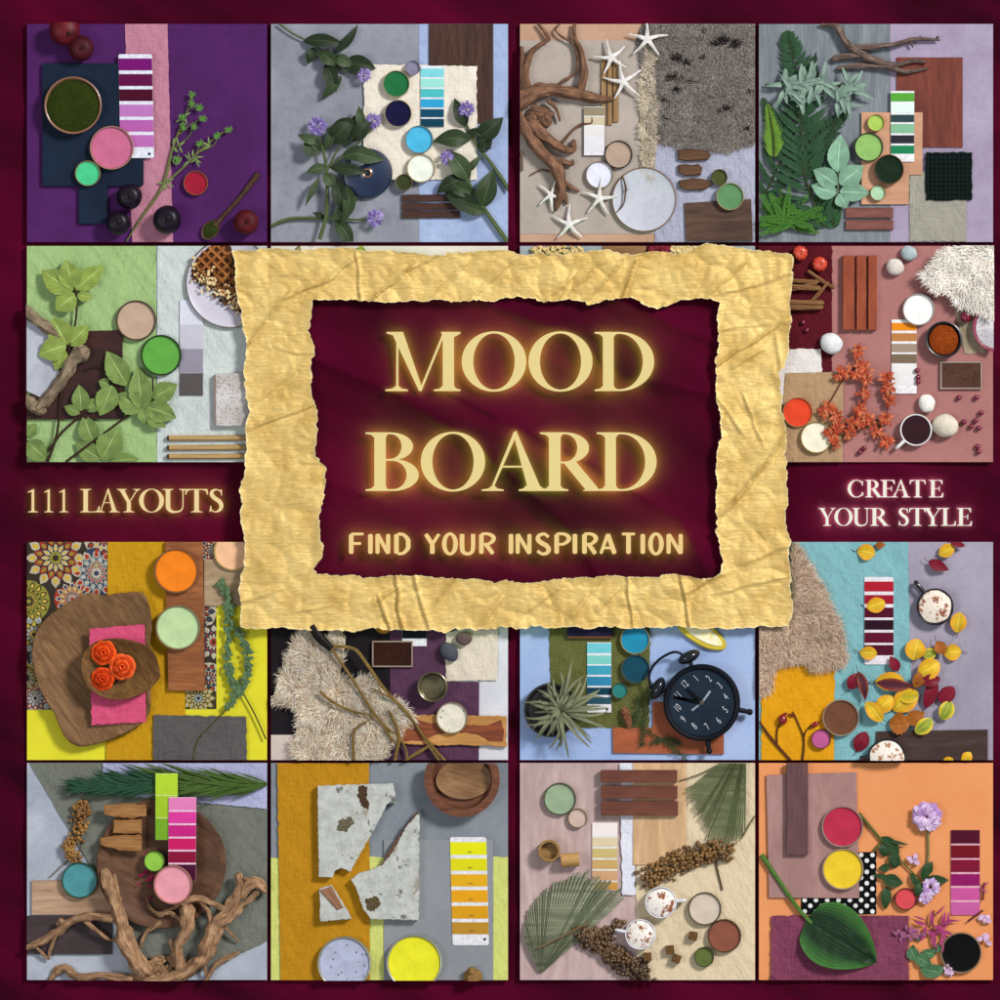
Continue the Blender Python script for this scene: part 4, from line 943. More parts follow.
    flame('orange blossom sprig below the white part of the colour card', [(515, 605), (520, 650), (525, 700), (510, 785), (470, 835), (515, 878), (440, 785)])
    flame('orange blossom sprig on the kraft paper', [(320, 595), (345, 585), (262, 735), (255, 750), (300, 770), (310, 820), (285, 880), (275, 850), (360, 800)], 18)
    cb = mat('gloss', '7a1038', '4c0a24')
    berries('cranberry', [(162, 372), (178, 405), (645, 577), (650, 605), (650, 625), (825, 692), (898, 692), (918, 757), (845, 796), (895, 790), (876, 815), (908, 822), (903, 900), (908, 922), (403, 925), (420, 908)], 11.5, cb,
            ['cranberry on maroon cloth above another', 'cranberry on maroon cloth just below its twin', 'top cranberry on the colour card', 'middle cranberry on the colour card', 'bottom cranberry on the colour card', 'cranberry under the left corner of powder tray', 'cranberry under the right corner of powder tray',
             'cranberry alone near the right edge', 'leftmost cranberry of the right hand cluster', 'topmost cranberry of the right hand cluster', 'lower middle cranberry of the right hand cluster', 'lowest cranberry of the right hand cluster', 'upper cranberry in the bottom right corner', 'lower cranberry in the bottom right corner', 'left cranberry of a pair under the blossoms', 'right cranberry of a pair under the blossoms'], group='cranberries scattered on the rose board')

# ================================================================== yellow board with roses
def mandala(g, cx, cy, r, pal, petals, z, step=.35):
    rr = r
    g.lathe(cx, cy, [(rr, z), (rr, z+.3), (.1, z+.3)], 40, pal[0])
    for k, (q0, q1, wf, c) in enumerate(((.6, .97, 1., pal[1]), (.64, .88, .6, pal[2]), (.42, .72, 1., pal[3]), (.45, .64, .55, pal[4]), (.2, .48, 1.1, pal[1]), (.24, .42, .6, pal[2]))):
        for i in range(petals):
            a = 2*PI*(i + .5*(k//2 % 2))/petals; wd = PI/petals * wf * .85
            P = []
            for t, w_ in ((0, .25), (.3, 1), (.6, .8), (1, 0), (.6, -.8), (.3, -1), (0, -.25)):
                q = q0 + (q1-q0)*t; aa = a + wd*w_*.9
                P.append((cx + r*q*math.cos(aa), cy + r*q*math.sin(aa)))
            g.prism(P, z + .3 + k*step*.6, z + .55 + k*step*.6, 0, c)
    g.lathe(cx, cy, [(r*.2, z+2.2), (r*.2, z+2.8), (.1, z+2.8)], 20, pal[4])
    g.lathe(cx, cy, [(r*.1, z+2.8), (r*.1, z+3.2), (.1, z+3.2)], 16, pal[0])

PALM = ['39322a', 'b9af9a', '8f8a3a', 'a23a2c', 'c9ab4a', '39405a', '8a9aa0']
def tile_yellow():
    frame(20, 535, .255, (27, 542, 267, 760))
    board('backdrop_board', mat('plain', 'ded72f', 'cfc628', sc=60.), 'bright yellow backdrop board at the left of the third row')
    def ornate(name, x0, y0, x1, y1, circles, label, w=0):
        g = G(); g.box(x0, y0, x1, y1, w, w+2, 0)
        for i, (cx, cy, r, pal, n) in enumerate(circles): mandala(g, cx, cy, r, pal, n, w+2+i*.02)
        k = FR['k']; c = FR['clip']; keep = c
        FR['clip'] = (max(c[0], FR['ox']+x0*k), max(c[1], FR['oy']+y0*k), min(c[2], FR['ox']+x1*k), min(c[3], FR['oy']+y1*k))
        solo(name, g, [mat('linen', p, mottle=.2) for p in PALM], label, 'patterned cloth')
        FR['clip'] = keep
    ornate('patterned_cloth', 20, 20, 345, 685, [(20, 560, 80, [0, 1, 2, 4, 0], 12), (60, 640, 70, [5, 1, 6, 3, 1], 10), (300, 120, 30, [6, 1, 5, 3, 4], 10), (330, 10, 80, [1, 0, 3, 1, 4], 12), (300, 150, 100, [5, 1, 3, 6, 1], 12), (205, 250, 70, [3, 1, 5, 4, 1], 12), (55, 390, 75, [0, 1, 6, 2, 4], 10),
        (35, 260, 82, [2, 0, 4, 2, 0], 14), (140, 90, 122, [0, 1, 4, 3, 2], 12), (100, 480, 60, [6, 0, 1, 5, 3], 10)], 'mandala patterned cloth in the upper left of yellow board')
    cloth('mustard_cloth', [(345, 20), (640, 20), (650, 895), (338, 895)], mat('linen', 'c4941a', 'a97c12', bump=.3), 'mustard cloth running down the middle of yellow board', w=3, amp=2, edge=2)
    ornate('patterned_cloth', 650, 20, 770, 682, [(760, 60, 60, [0, 1, 5, 3, 1], 10), (690, 300, 80, [1, 0, 5, 0, 3], 12), (760, 420, 70, [0, 1, 1, 5, 3], 12), (740, 560, 60, [1, 0, 3, 0, 5], 10), (700, 640, 70, [0, 2, 1, 4, 6], 12)], 'narrow strip of mandala patterned cloth beside the orange brown plank', w=0)
    sheet('light_planks', (722, 95, 880, 278), mat('wood', 'b79e80', '8f7658', grain=.35), 'light weathered wood panel under the eucalyptus tips', 'wood panel', w=5, t=5)
    sheet('wood_plank', [(570, 20), (718, 20), (725, 612), (582, 610)], mat('wood', 'a5673a', '7f4a28', grain=.5, rot=0.03), 'orange brown wooden plank under two large pots', 'wood plank', w=9, t=14, b=2)
    cloth('grey_napkin', [(525, 705), (888, 712), (890, 895), (523, 895)], mat('linen', '5d5b5a', '4a4848', bump=.4), 'folded dark grey napkin at the bottom of yellow board', w=8, t=5, amp=3)
    cx, cy = 300, 510; out = [(190, 265), (270, 226), (330, 236), (400, 226), (480, 226), (508, 270), (520, 340), (512, 450), (515, 560), (508, 700), (440, 765), (340, 806), (240, 828), (180, 792), (140, 705), (78, 600), (50, 480), (62, 390), (105, 325)]
    out = wob(smooth_poly(out, 5), 5, 10, 4, .04)
    def woodplate(name, out, cx, cy, H, deep, c1, c2, label, cat, w=4, rings=8, notch=0):
        g = G(); n = len(out); vs = []; fs = []
        prof = [(.8, w), (.97, w + H*.5), (1., w + H*.85), (.985, w + H), (.95, w + H*.97), (.85, w+H*.75), (.68, w+H*(1-deep*.7)), (.45, w+H*(1-deep)), (.2, w+H*(1-deep*1.05)), (.02, w+H*(1-deep*1.05))]
        for q, z in prof:
            for i, (x, y) in enumerate(out): vs.append((cx + (x-cx)*q, cy + (y-cy)*q, z + (7 if H < 45 else 4)*nz(x*.02*q, y*.02*q, q*3)))
        for k in range(len(prof)-1):
            for i in range(n): fs.append((k*n+i, k*n+(i+1) % n, (k+1)*n+(i+1) % n, (k+1)*n+i))
        fs.append(tuple((len(prof)-1)*n+i for i in range(n)))
        g.add(vs, fs)
        return solo(name, g, mat('wood', c1, c2, rot=.9, grain=.6, rough=.7), label, cat, sharp=60)
    woodplate('root_wood_platter', out, cx, cy, 44, .75, '8c6a46', '64452b', 'large irregular root wood platter holding the pink napkin', 'platter')
    cloth('pink_napkin', [(275, 368), (492, 350), (498, 730), (285, 742)], mat('linen', 'd4557a', 'bd4468', bump=.3), 'folded pink napkin under the small wooden bowl', w=46, t=4, amp=3, fringe=[(275, 368, 492, 350, 6, -90), (285, 742, 498, 730, 6, 90)])
    o2 = wob(smooth_poly([(245, 500), (275, 435), (345, 405), (440, 410), (525, 448), (555, 535), (545, 570), (500, 610), (430, 640), (345, 638), (270, 590)], 5), 3, 10, 9)
    woodplate('root_wood_bowl', o2, 395, 520, 46, .7, '85602f', '563819', 'small irregular wooden bowl holding three orange roses', 'bowl', w=50)
    rose(334, 458, 54, 'upper left orange rose in the wooden bowl', 'ee5a1e', 'c93c12', 72)
    rose(408, 514, 56, 'right hand orange rose in the wooden bowl', 'f0642a', 'd04214', 74)
    rose(330, 562, 50, 'lowest orange rose in the wooden bowl', 'e24c18', 'bd360f', 70)
    for u, v, r, c, l, rm in ((616, 140, 88, 'f58218', 'large orange paint pot on the wooden plank', '9a6a4a'), (622, 362, 88, 'bcd6a0', 'large mint green paint pot on the wooden plank', 'a08a68')):
        pot(u, v, r, c, l, rm, w=24, h=22, speck=False)
    pot(838, 62, 78, 'eebb92', 'peach paint pot in the top right of yellow board', 'c8b070', w=8, h=14)
    lv = []
    def euc(path, n, r0):
        C = cat_rom(path, 10)
        for i in range(n):
            k = int(i / n * (len(C) - 1)); p = C[k]
            for s_ in (0, 180): lv.append((p[0], p[1], R.uniform(0, 360), r0 * R.uniform(.8, 1.2), r0 * .72, {'z': 16 + R.uniform(0, 8)}))
    A = [(965, 800), (920, 700), (870, 610)]; B = [(680, 885), (700, 800), (790, 705), (860, 620)]
    P1 = [(862, 612), (830, 560), (808, 450), (825, 300), (785, 180)]; P2 = [(862, 612), (885, 560), (892, 470), (875, 410), (855, 375)]
    euc(P1, 44, 25); euc(P2, 24, 24); euc([(815, 660), (850, 625), (865, 605)], 8, 24)
    plant('eucalyptus_sprig', 860, 600, 'eucalyptus sprig with small round grey green leaves on yellow board', 'eucalyptus sprig', [(A, 3), (B, 3), (P1, 3), (P2, 3)], lv, '6a6a3a', mat('leaf', '5c7a52', '86a078', vs=.1), w=16, shape='round')

# ================================================================== fur and plum board
def tile_plum():
    frame(265, 615, .255, (271, 600, 508, 760))
    board('backdrop_board', mat('wall', 'd6d7de', 'c3c4cc', sc=60.), 'white backdrop board second from the left in the third row')
    sheet('black_sheet', (15, -60, 492, 470), mat('wall', '1c161b', '110d12', sc=60.), 'matte black sheet behind the cream fur rug', 'sheet', t=2, b=.4)
    sheet('pale_tile', (15, 470, 112, 580), mat('wall', 'cbbdb5', 'bcaea6'), 'pale stone tile in the lower left corner beside the fur', 'tile', t=3, b=.4)
    cloth('plum_cloth', [(490, -60), (705, -60), (840, 262), (838, 590)], mat('linen', '573850', '452a3f', bump=.3), 'plum purple cloth under the bowl and white pot', w=3, amp=2) if False else \
    solo('plum_cloth', G().prism([(112, 480), (490, 480), (490, -60), (708, -60), (708, 262), (840, 262), (838, 590), (112, 590)], 2, 5, .6), mat('linen', '573850', '452a3f', bump=.3), 'plum purple cloth under the bowl and white pot', 'cloth')
    cloth('cream_paper', [(710, -40), (910, -40), (912, 255), (708, 258)], mat('linen', 'd9cebf', 'c4b7a6', bump=.3), 'crumpled cream paper under the dark pebbles', w=5, amp=4, fold_ang=70)
    furry('fur_throw', [(150, 20), (230, 90), (290, 30), (328, 110), (308, 235), (400, 235), (480, 290), (600, 400), (515, 480), (440, 590), (160, 590), (100, 520), (125, 380), (25, 345), (60, 215)], ['eee0cc', 'd2bc9e', 'fbf3e6', 'a88a6c'],
          'thick cream and tan fur throw on the left of the fur board', 'fur throw', n=14000, L=36, wd=2.3, w=4, h=22, back='b8a084', spread=1.4, tuft=1)
    tray(420, 101, 580, 204, 'b09a8a', '46281e', 'copper rimmed tray of dark brown powder above the small bowl', w=5)
    card(538, 30, 634, 122, [(55, 92, '101420')], 'colour card with one near black chip showing under the gold paper', w=6, rnd=1)
    bowl('metal_bowl', 658, 280, 59, '6a6248', None, 'small olive bronze bowl on the plum cloth', w=5, h=50, lip=.1, wallmat=mat('gloss', '766e50', '4a4430', metal=.6, rough=.35))
    pot(733, 402, 62, 'e3dccb', 'creamy white speckled paint pot on the live edge slab', 'a89878', w=20, speck=True)
    pebble(722, 144, 42, 32, '474a55', 'oval dark slate pebble at the edge of cream paper', ang=50, w=7)
    pebble(780, 92, 32, 27, '6a5650', 'round brown mottled pebble on cream paper', ang=0, w=10, c2='463a3a')
    pebble(730, 50, 20, 16, '4a4448', 'small dark pebble at the edge of the gold paper', ang=0, w=10)
    t = thing('live_edge_slab', 740, 450, 'live edge wood slab with a reddish heartwood core', 'wood slab')
    P = wob([(530, 455), (590, 390), (700, 392), (945, 396), (948, 516), (850, 512), (700, 510), (535, 505)], 5, 10, 6)
    mk('sapwood', G().prism(P, 6, 20, 2), mat('wood', 'cf9a5a', 'a8743a', grain=.6), t)
    mk('heartwood', G().prism(wob([(540, 460), (600, 410), (660, 425), (760, 415), (800, 430), (870, 432), (925, 410), (938, 450), (932, 495), (880, 495), (840, 470), (760, 460), (680, 465), (620, 490), (545, 495)], 5, 8, 2), 19, 20.6, .2), mat('wood', '96502c', '6a3420', grain=.6), t)
    pot(465, 35, 38, 'e09a1c', 'amber paint pot half hidden by the gold paper', 'c89a40', w=5, h=12)
    gm = mat('bark', 'a88a4a', '7a6030')
    t = thing('dried_reed', 300, 130, 'long dried golden reed with a black bulrush head across the fur', 'dried reed')
    mk('bulrush_head', G().tube([(185, 40, 40), (215, 85, 42), (262, 132, 42)], [16, 20, 12], 12), mat('plain', '1c1712', '0e0c0a'), t)
    mk('stem', G().tube([(262, 132, 42), (350, 260, 40), (440, 400, 34), (540, 500, 26), (560, 575, 22)], [6, 6, 6, 5], 7), gm, t)
    t = thing('dried_reed', 400, 200, 'bent dried golden reed arching over the fur to the lower edge', 'dried reed')
    mk('blade', G().tube([(270, 122, 44), (350, 132, 46), (400, 190, 44), (470, 290, 40), (570, 400, 32), (650, 520, 28), (690, 580, 24)], [7, 10, 9, 8, 6, 6], 7, flat=.4), gm, t)
    branchy('dried_grass', [([(415, 285, 40), (500, 330, 38), (570, 400, 32), (620, 470, 30), (705, 570, 26)], [3, 6, 6, 6]), ([(510, 575, 26), (525, 470, 36), (500, 400, 38), (485, 375, 38)], [7, 7, 6, 3]), ([(545, 575, 26), (600, 540, 30), (655, 505, 30)], [6, 7, 5]), ([(220, 300, 44), (260, 335, 44), (340, 375, 42), (440, 395, 40)], [6, 6, 5, 4]), ([(350, 575, 36), (352, 455, 42), (410, 410, 40)], [5, 5, 3]), ([(465, 440, 36), (500, 490, 34)], [4, 7])],
            gm, 'loose crossed stems of dried golden grass at the lower fur edge', 'dried grass', 7, .1)

# ================================================================== blue board with clock
def text_mesh(s, size, name='numeral'):
    cu = bpy.data.curves.new(name, 'FONT'); cu.body = s; cu.size = size; cu.extrude = size * .03; cu.align_x = 'CENTER'; cu.align_y = 'CENTER'
    o = bpy.data.objects.new(name, cu); me = bpy.data.meshes.new_from_object(o)
    bpy.data.objects.remove(o); bpy.data.curves.remove(cu)
    return me

def tile_blue():
    frame(510, 600, .255, (520, 590, 755, 760))
    board('backdrop_board', mat('wall', '8ca4d2', 'a3b5da', sc=70.), 'cornflower blue backdrop board third from the left in the third row')
    cloth('olive_cloth', [(150, 40), (550, 40), (545, 500), (165, 500)], mat('linen', '636638', '4f522a'), 'olive green cloth under the turquoise pots', w=0, amp=2.5)
    sheet('terracotta_tile', [(402, 500), (560, 500), (560, 400), (838, 400), (838, 605), (404, 600)], mat('wood', 'a85a38', '8f4a2c', grain=.2), 'terracotta coloured board under the black clock', 'tile', w=1, t=9, b=1)
    t = thing('notebook', 312, 120, 'navy notebook with a brown spine edge under the gold paper', 'notebook')
    mk('cover', G().box(224, 30, 402, 140, 6, 22, 1.5), mat('plain', '1b1b3a', '141430'), t)
    mk('page_edge', G().box(226, 141, 400, 150, 6, 18, .6), mat('fine', '6a4630'), t)
    card(302, 166, 397, 441, [(169, 208, '6cc2ce'), (217, 251, '78c6bb'), (257, 293, '3d9bb4'), (300, 336, '2f82a8'), (343, 372, '0f3c50'), (381, 408, '2a5060')], 'turquoise and teal colour card on the olive cloth', w=6, rnd=1, mark=(380, 428))
    pot(490, 155, 58, '1f88ac', 'bright turquoise paint pot at the top of the olive cloth', 'b8a878', w=6)
    pot(492, 270, 56, '104558', 'dark teal paint pot under the turquoise pot', '5a6a60', w=6)
    pot(430, 355, 31, '2a7a76', 'small sea green paint pot on the olive cloth', '6a6a4a', w=6)
    t = thing('air_plant', 190, 425, 'spiky grey green air plant in a round black bowl', 'potted plant')
    mk('pot_shell', G().lathe(160, 430, [(60, 0), (95, 20), (106, 45), (98, 46), (85, 30), (.1, 24)], 50), mat('gloss', '101014', rough=.5), t)
    g = G()
    for i in range(46):
        a = 360 * i / 46 + R.uniform(-8, 8); L = R.uniform(110, 205) * (.8 if 90 < a < 260 else 1)
        g.leaf(195 + R.uniform(-8, 8), 428 + R.uniform(-8, 8), a, L, R.uniform(13, 19), 62, .22, .4, 'strap', n=12, m=2, bend=R.uniform(-70, 70))
    for i in range(16): g.leaf(195, 428, R.uniform(0, 360), R.uniform(40, 80), 14, 80, .4, .4, 'strap', n=8, m=2, bend=R.uniform(-30, 30))
    mk('foliage', g, mat('leaf', '85896a', 'aaac88', vs=.1, rough=.7), t, cap=False, sharp=70)
    t = thing('pine_cone', 458, 460, 'small brown pine cone between the cloth and the terracotta board', 'pine cone')
    g = G()
    for i in range(70):
        q = i / 70; a = i * 2.4; r = 19 * math.sin(PI * (.15 + .8 * q)); x = 458 + (q - .5) * 20
        g.leaf(x + r*.3*math.cos(a), 428 + q * 62 + r * .2 * math.sin(a), math.degrees(a), 13, 12, 8 + r * abs(math.sin(a)) + 6, .1, .3, 'round', n=4, m=2)
    mk('scales', g, mat('fine', '6a3c28', '8a5a40'), t, cap=False)
    g = G()
    for path in ([(560, 330), (540, 420), (520, 500), (515, 570)], [(520, 500), (580, 540), (640, 580), (690, 625)], [(500, 380), (500, 440), (480, 490)], [(560, 560), (620, 545), (660, 560)]):
        C = cat_rom(path, 10)
        for c in C:
            for s_ in range(5): g.strand(c[0], c[1], 16, R.uniform(0, 6.28), R.uniform(14, 30), 2.6, 5)
    t = thing('juniper_twig', 530, 480, 'dark green juniper twig hanging over the terracotta board', 'evergreen twig')
    mk('foliage', g, mat('fine', '3c4a2c', '28341c'), t, recalc=False)
    # lemon
    t = thing('lemon_wedge', 760, 150, 'pale yellow lemon wedge above the black clock', 'lemon')
    L0 = [(640, 60), (740, 70), (800, 110), (845, 165), (835, 195), (770, 190), (700, 150), (655, 105)]
    mk('rind', G().prism(smooth_poly(L0, 4), 1, 18, 4), mat('gloss', 'd6c42c', 'c0a81c', rough=.5), t)
    mk('flesh', G().prism(inset(smooth_poly([(680, 65), (735, 78), (795, 120), (832, 165), (822, 182), (772, 172), (712, 138), (682, 105)], 4), 2), 18, 21, 1.2), mat('foam', 'efe9c8', 'e6dc90'), t)
    # clock
    cx, cy = 750, 400; bm_ = mat('plain', '12161f', '0c0f16', rough=.4, bump=.1)
    t = thing('alarm_clock', cx, cy, 'black twin bell alarm clock with pale numerals lying on its back', 'alarm clock', None, 10)
    mk('case', G().lathe(cx, cy, [(120, 10), (146, 22), (151, 50), (150, 62), (143, 68), (134, 66), (130, 58), (130, 50)], 80), bm_, t)
    mk('dial', G().lathe(cx, cy, [(131, 40), (131, 56), (.1, 56)], 80), mat('wall', '1d2b3a', '172230', sc=40., rough=.5), t)
    k = FR['k']
    for n in range(12):
        h = n + 1; a = math.radians(-90 - 43 + 30 * h); x, y = cx + 97 * math.cos(a), cy + 97 * math.sin(a)
        me = text_mesh(str(h), 34 * k * S); me.materials.append(mat('fine', 'b8bcc2'))
        o = bpy.data.objects.new('numeral', me); col.objects.link(o); o.parent = t
        o.location = pt(x, y, 57.2) - LOC[t.name]; o.rotation_euler = (0, 0, math.radians(43)); o.scale = (.72, 1.25, 1)
    hm = mat('fine', '06080c')
    mk('hour_hand', G().prism([(cx-4, cy+8), (645, 374), (640, 382), (cx, cy-6)], 59, 61, .3), hm, t)
    mk('minute_hand', G().prism([(cx-6, cy+4), (688, 345), (692, 340), (cx+5, cy-5)], 62, 64, .3), hm, t)
    mk('alarm_hand', G().prism([(cx-3, cy), (cx+30, cy-48), (cx+36, cy-42), (cx+4, cy+2)], 57.5, 58.5, .2), mat('fine', '9aa4b0'), t)
    mk('second_hand', G().prism([(cx-3, cy), (cx-42, cy+28), (cx-36, cy+34), (cx+3, cy+3)], 57.5, 58.5, .2), mat('fine', '8a94a0'), t)
    mk('hub', G().lathe(cx, cy, [(9, 57), (9, 66), (.1, 67)], 20), mat('fine', '55524a', metal=.5), t)
    for dx, dy in ((188, 38), (30, 190)):
        a = math.atan2(dy, dx); mk('foot', G().tube([(cx+140*math.cos(a), cy+140*math.sin(a), 40), (cx+dx, cy+dy, 38)], [11, 9], 10).ball(cx+dx, cy+dy, 38, 13, 12), bm_, t)
    for (bx, by, r, a) in ((700, 222, 48, -25), (578, 345, 48, -65)):
        mk('bell', G().ball(bx, by, 44, 1, 24, r, r*.5, 40, math.radians(a)), mat('gloss', '10151f', rough=.2), t)
        mk('bell_post', G().tube([(bx, by, 44), (bx + (cx-bx)*.25, by + (cy-by)*.25, 44)], 9, 8), bm_, t)
    mk('carry_handle', G().tube([(552, 345, 44), (545, 290, 48), (580, 235, 50), (640, 203, 50), (680, 215, 46)], 5, 10, 8), bm_, t)

# ================================================================== autumn leaf board
def tile_autumn():
    frame(750, 535, .25, (759, 542, 993, 760))
    board('backdrop_board', mat('wall', 'a29bac', '8f8899', sc=70.), 'lavender grey backdrop board at the right of the third row')
    cloth('teal_cloth', [(30, 15), (632, 15), (650, 915), (30, 915)], mat('linen', '7fb0b6', '6a9da4', bump=.5), 'pale teal cloth covering the left of the autumn leaf board', amp=3, edge=5, freq=.012)
    cloth('mustard_cloth', [(45, 520), (338, 520), (335, 915), (45, 915)], mat('linen', 'd99b17', 'c48610', bump=.3), 'bright mustard cloth in the lower left under the rosehip twig', w=5, amp=2.5)
    sheet('dark_plank', [(505, 785), (950, 778), (950, 920), (500, 920)], mat('wood', '4a3530', '382622', grain=.5), 'dark brown plank at the bottom of the autumn leaf board', 'wood plank', w=6, t=6)
    furry('fur_throw', [(150, 30), (190, 40), (240, 120), (335, 290), (385, 430), (375, 520), (255, 545), (180, 510), (115, 540), (90, 625), (30, 640), (30, 350), (140, 340)], ['dcc0a6', 'be9e86', 'f0dcc8', '86695a'],
          'tan fur throw beside the gold paper on the autumn leaf board', 'fur throw', n=12000, L=40, wd=2.2, w=6, h=22, back='a5877a', spread=1., tuft=1, dirf=lambda x, y: math.atan2(y - 250, x - 60))
    card(457, 168, 574, 518, [(186, 226, 'a61a2c'), (240, 276, '93142c'), (290, 330, '4d0824'), (340, 379, '260a1c'), (390, 431, '5a0a28'), (440, 481, '4c0a22')], 'crimson and wine colour card on the pale teal cloth', 'e2dce2', w=6, rnd=6)
    mug(738, 287, 74, -128, '17151a', '17151a', 'black mug of milk coffee at the right of the autumn leaf board', h=40, foam=('e3d6c8', '8a5034'), hl=.7)
    mug(545, 890, 78, 180, '1a1618', '1a1618', 'black mug of milk coffee cut off by the bottom edge on the dark plank', h=36, w=12, foam=('e8dfd4', 'a06a48'), hl=.3)
    pot(362, 730, 73, '6b4430', 'large chocolate brown paint pot on the teal and mustard cloths', 'b8a08c', w=9)
    pot(283, 815, 39, 'b8588c', 'small magenta pink paint pot beside the chocolate one', '6a2a3c', w=9)
    g = plant('rosehip_twig', 120, 800, 'thin bare twig with red rosehips on the mustard cloth', 'twig', [([(35, 745), (90, 820), (165, 905)], [4, 5, 5]), ([(108, 845), (108, 780), (130, 730)], [3, 3]), ([(170, 705), (195, 760), (215, 820), (208, 905)], [2, 3, 4]), ([(212, 820), (225, 780), (262, 748)], [3, 2])],
              [(150, 712, 160, 30, 10), (150, 715, 20, 36, 10), (285, 742, -20, 30, 8)], '6a3a28', mat('leaf', '7a2018', 'a03828'), w=14,
              flowers=[lambda t: mk('rosehip', G().ball(130, 737, 22, 18, 14, 1, 1.25, 1), mat('gloss', '8a1018', '600a10'), t), lambda t: mk('rosehip', G().ball(258, 757, 20, 12, 14, 1.6, .9, 1, -.5), mat('gloss', '8a1018', '600a10'), t)])
    Y = mat('leaf', 'e8bb1c', 'f2d860', edge='d8941a'); YG = mat('leaf', 'd8bc20', '7a9a30', edge='d9b020'); RD = mat('leaf', '8a0f2c', '5a0a20', edge='6a0c24'); OR = mat('leaf', 'b0641c', '7c4214'); GR = mat('leaf', '8fa83a', 'd8c040', edge='e0c030'); DK = mat('leaf', '5a2030', '2c2018', edge='8a3a20')
    rl = [('yellow', Y, 428, 65, 0, 78, 66, 'at the top of the teal cloth'), ('orange', OR, 500, 45, -20, 40, 30, 'tucked beside the topmost yellow leaf'), ('yellow', Y, 755, 80, -30, 70, 58, 'in the top right on grey'), ('dark red', RD, 712, 105, 25, 95, 46, 'above the black mug'), ('wine red', RD, 800, 30, 10, 60, 26, 'at the top edge on grey'),
          ('yellow', Y, 465, 285, 0, 78, 62, 'on the upper part of the crimson card'), ('yellow', Y, 438, 468, 8, 72, 62, 'at the lower left of the crimson card'), ('dark red', RD, 590, 545, -115, 70, 44, 'touching the bottom right of the crimson card'),
          ('yellow', Y, 828, 390, -88, 82, 62, 'just right of the black mug'), ('brown', OR, 745, 425, 60, 60, 46, 'among the leaves below the mug'), ('yellow', Y, 845, 468, 178, 76, 64, 'beside the brown one below the mug'), ('yellow', Y, 655, 500, -92, 92, 78, 'with spots on the edge of the teal cloth'), ('green yellow', GR, 745, 470, 176, 56, 48, 'between two yellow ones'),
          ('wine red', RD, 395, 615, -60, 72, 60, 'leftmost near the mustard cloth'), ('dark red', DK, 430, 545, 62, 125, 46, 'long and narrow on teal cloth'), ('yellow', Y, 500, 590, -8, 125, 80, 'under a long dark streaked leaf'), ('dark streaked', DK, 505, 590, 8, 150, 48, 'lying over a yellow leaf'), ('brown', OR, 655, 610, -60, 90, 44, 'small and curled in the leaf pile'),
          ('yellow', Y, 670, 560, -30, 100, 84, 'largest at the right of the pile'), ('wine red', RD, 680, 590, -15, 85, 52, 'overlapping the large yellow one'), ('wine red', RD, 700, 690, -65, 120, 56, 'long and upright right of the pile'), ('crimson', RD, 755, 665, -38, 88, 60, 'rightmost of the red ones'), ('green yellow', GR, 762, 735, -50, 82, 62, 'lowest on the grey side'),
          ('yellow', Y, 460, 670, 40, 105, 70, 'at the lower left of the pile'), ('yellow', Y, 500, 700, -30, 90, 70, 'in the lower middle of the pile'), ('yellow', Y, 570, 700, -40, 120, 90, 'in the centre of the pile'), ('yellow', YG, 590, 640, 15, 80, 60, 'small on top of the pile'), ('brown', OR, 555, 750, 10, 90, 80, 'broad above the dark plank'), ('brown', OR, 620, 745, -20, 90, 56, 'pointing right above the plank'),
          ('green yellow', GR, 660, 790, -35, 90, 66, 'overlapping the dark plank'), ('crimson', RD, 425, 865, -65, 90, 62, 'alone near the bottom on teal'), ('yellow', Y, 845, 905, -30, 55, 46, 'at the right end of dark plank'), ('yellow', Y, 770, 905, -10, 45, 34, 'at the bottom edge of dark plank')]
    for i, (cn, m, u, v, a, L, W, wh) in enumerate(rl):
        g = G(); z = 8 + (i % 5) * 4 + (6 if 480 < v < 780 and u > 440 else 0)
        g.leaf(u, v, a, L, W, z, .1, .14, 'round' if cn in ('yellow', 'green yellow', 'crimson', 'wine red') else 'ovate', serr=.16 if cn == 'brown' else .03, n=14, bend=R.uniform(-25, 25))
        a2 = math.radians(a); st = G().tube([(u, v, z), (u - 10*math.cos(a2), v - 10*math.sin(a2), z), (u - 24*math.cos(a2+.3), v - 24*math.sin(a2+.3), z-2)], 1.3, 5, 3)
        t = thing('fallen_leaf', u, v, cn + ' fallen leaf ' + wh, 'leaf', 'fallen autumn leaves')
        mk('leaf_blade', g, m, t, cap=False, sharp=70); mk('leaf_stalk', st, mat('bark', '7a4020'), t)

